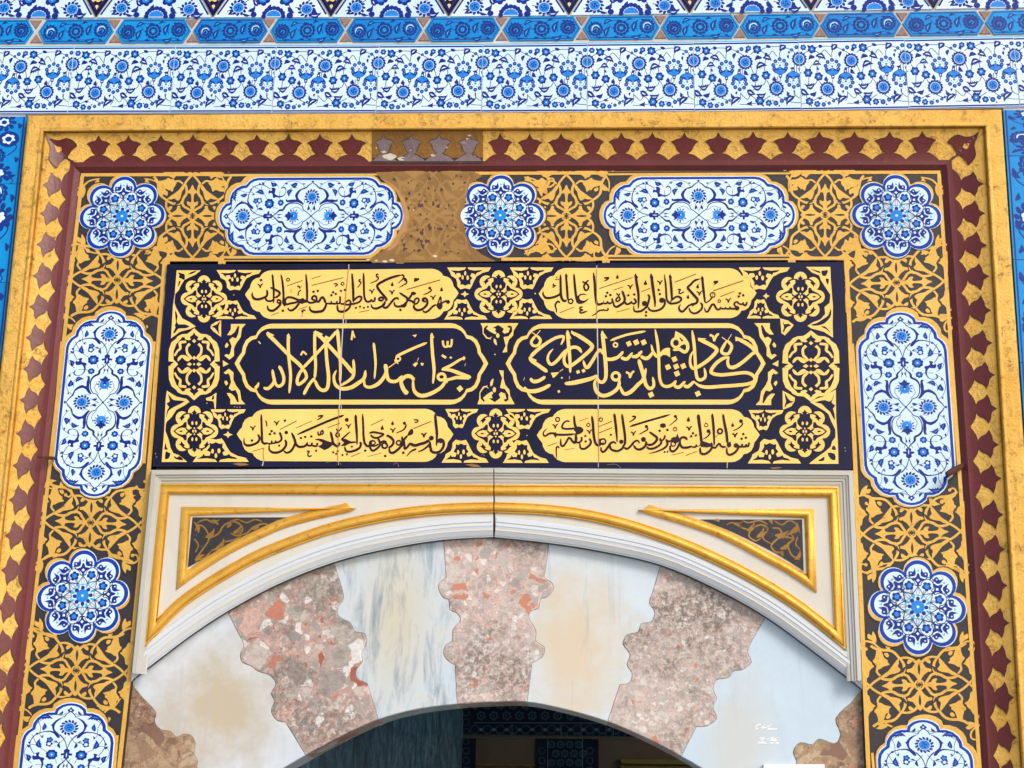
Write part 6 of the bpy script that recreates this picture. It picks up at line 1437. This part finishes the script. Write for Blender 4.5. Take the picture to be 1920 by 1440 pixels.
corner(T3("225 122 550 122 480 180 400 215 330 250 280 330 255 390 205 440 195 560 215 620 260 700 300 770 400 820 485 880 400 915 270 950 150 1040 175 600 200 440"),
       [T3("245 150 300 165 335 180 330 250 290 235 250 215 265 190"), T3("375 180 430 140 500 128 440 165"), T3("250 280 280 262 250 350"), T3("200 660 240 740 225 800 250 850 330 850 400 880 340 905 250 910 200 970 180 960 210 890 195 860 215 830")])
corner(T3("825 795 825 1022 720 945 682 900 690 860 750 820"), [T3("700 880 735 865 770 850 820 800 800 850 790 900 798 980 770 940 735 900")])
corner(T4("165 378 240 425 300 460 430 490 470 530 400 580 290 640 225 740 170 790 150 830 145 920 190 1040 215 1150 250 1220 330 1250 440 1340 95 1340 130 900 150 480"),
       [T4("180 425 220 470 250 500 310 510 405 520 340 560 260 600 190 650 165 720 155 740 170 640 195 600 160 550 205 520"), T4("150 1080 160 1140 180 1170 130 1170"), T4("150 1200 190 1215 215 1230 190 1290 140 1300"), T4("260 1260 300 1280 340 1260 390 1320 280 1300")])
corner(T4("835 405 825 630 810 620 800 540 790 520 700 510 690 480 760 455"), [T4("780 455 800 440 800 490 770 500")])
corner(T7("800 75 1130 75 1135 240 1165 620 1160 820 1165 1030 1040 950 870 905 822 870 900 820 960 800 1000 780 1060 710 1050 620 1120 560 1130 450 1050 330 1000 250 980 190 880 150"),
       [T7("860 95 930 120 980 130 1000 160 960 150 910 130"), T7("1010 130 1050 125 1095 120 1085 170 1060 200 1020 190"), T7("1065 240 1110 240 1095 320"), T7("1135 640 1140 720 1110 780 1060 830 1000 860 900 870 870 855 950 830 1030 780 1100 730"), T7("1000 880 1060 880 1110 930 1135 970 1080 920")])
corner(T7("452 770 560 800 635 860 590 920 515 1000 470 970"), [T7("480 790 510 850 560 840 600 870 560 880 520 920 500 965 490 930 505 890")])
corner(T8("1145 345 1150 700 1170 990 1180 1300 800 1300 900 1220 1000 1150 1080 1080 1100 1010 1140 960 1140 860 1090 760 1050 660 1000 620 900 560 820 510 880 470 1000 430"),
       [T8("1120 410 1110 460 1060 500 1000 480 880 510 960 530 1020 590 1070 630 1130 740 1130 660 1110 590 1140 550 1090 510"), T8("1120 1060 1150 1120 1090 1115"), T8("1040 1160 1130 1170 1140 1250 1080 1240"), T8("1000 1210 990 1260 920 1265 960 1230")])
corner(T8("462 360 540 400 620 450 615 500 575 560 480 600 465 600"), [T8("485 390 520 440 560 490 610 500 560 520 515 540 490 580 490 540 505 500")])
for x, y, rx, ry in ((871.5, 551.5, 8, 6), (1436.5, 555, 6.5, 6), (427.5, 815, 9, 6.5), (438.5, 553, 1.4, 1.4), (1003.5, 550.5, 2, 2), (928, 664.5, 1.8, 1.8), (988, 816.5, 1.3, 1.3), (388, 756, 1.3, 1.3)):
    sh = Sheet(); sh.poly([(x - rx, y), (x - rx * .3, y - ry * .35), (x, y - ry), (x + rx * .3, y - ry * .35), (x + rx, y), (x + rx * .3, y + ry * .35), (x, y + ry), (x - rx * .3, y + ry * .35)], 'yel', 2); mk('cross_ornament', sh)
# mends along the joints and small chips
for P, w, m in (("653.8 504 650 540 646 580 644.5 598", 1.5, 'seam'), ("644 598 643.6 608", 1.8, 'grout'), ("643 615 641 650 639 700 637.5 749", 2.0, 'grout'), ("637 759 636 768", 2.2, 'grout'), ("635.5 768 633.5 864", 1.3, 'seam'),
                ("654.5 496 654 504", 1.4, 'grout'), ("1118.6 504 1119 597", 1.2, 'seam'), ("1119.2 597 1119.4 605", 1.6, 'grout'), ("1120 615 1121 680 1121.6 748", 1.8, 'grout'), ("1121.6 758 1121.8 768", 2.2, 'grout'), ("1122 768 1123 866", 1.2, 'seam'),
                ("495 840 494 852 495.5 864", 1.6, 'tan'), ("494.5 865 492 874", 1.6, 'grout'), ("1364 866 1363 878", 1.4, 'grout')):
    sh = Sheet(); sh.stroke(P, w, m, n=2); mk('joint_line', sh)
for P in ("436 870 446 868 460 869 468 872 450 874", "872 871 884 870 896 872 902 876 886 876", "1442 877 1460 876 1467 877.5 1450 880"):
    sh = Sheet(); sh.poly(P, 'wornplaster', 1); mk('chip', sh)
for P in ("738 872 742 868 746 870 748 876", "612 868 620 866 634 866 640 872", "1138 872 1144 871 1156 871 1164 878", "902 854 906 852 909 856"):
    sh = Sheet(); sh.stroke(P, .9, 'greyl', n=2); mk('chip', sh)
for x, y in ((292, 851), (294, 857), (1585, 846), (1584, 840), (445, 764), (440, 763), (450, 763.5)):
    sh = Sheet(); sh.disc(x, y, 1.6, 'greyl', n=6); mk('chip', sh)
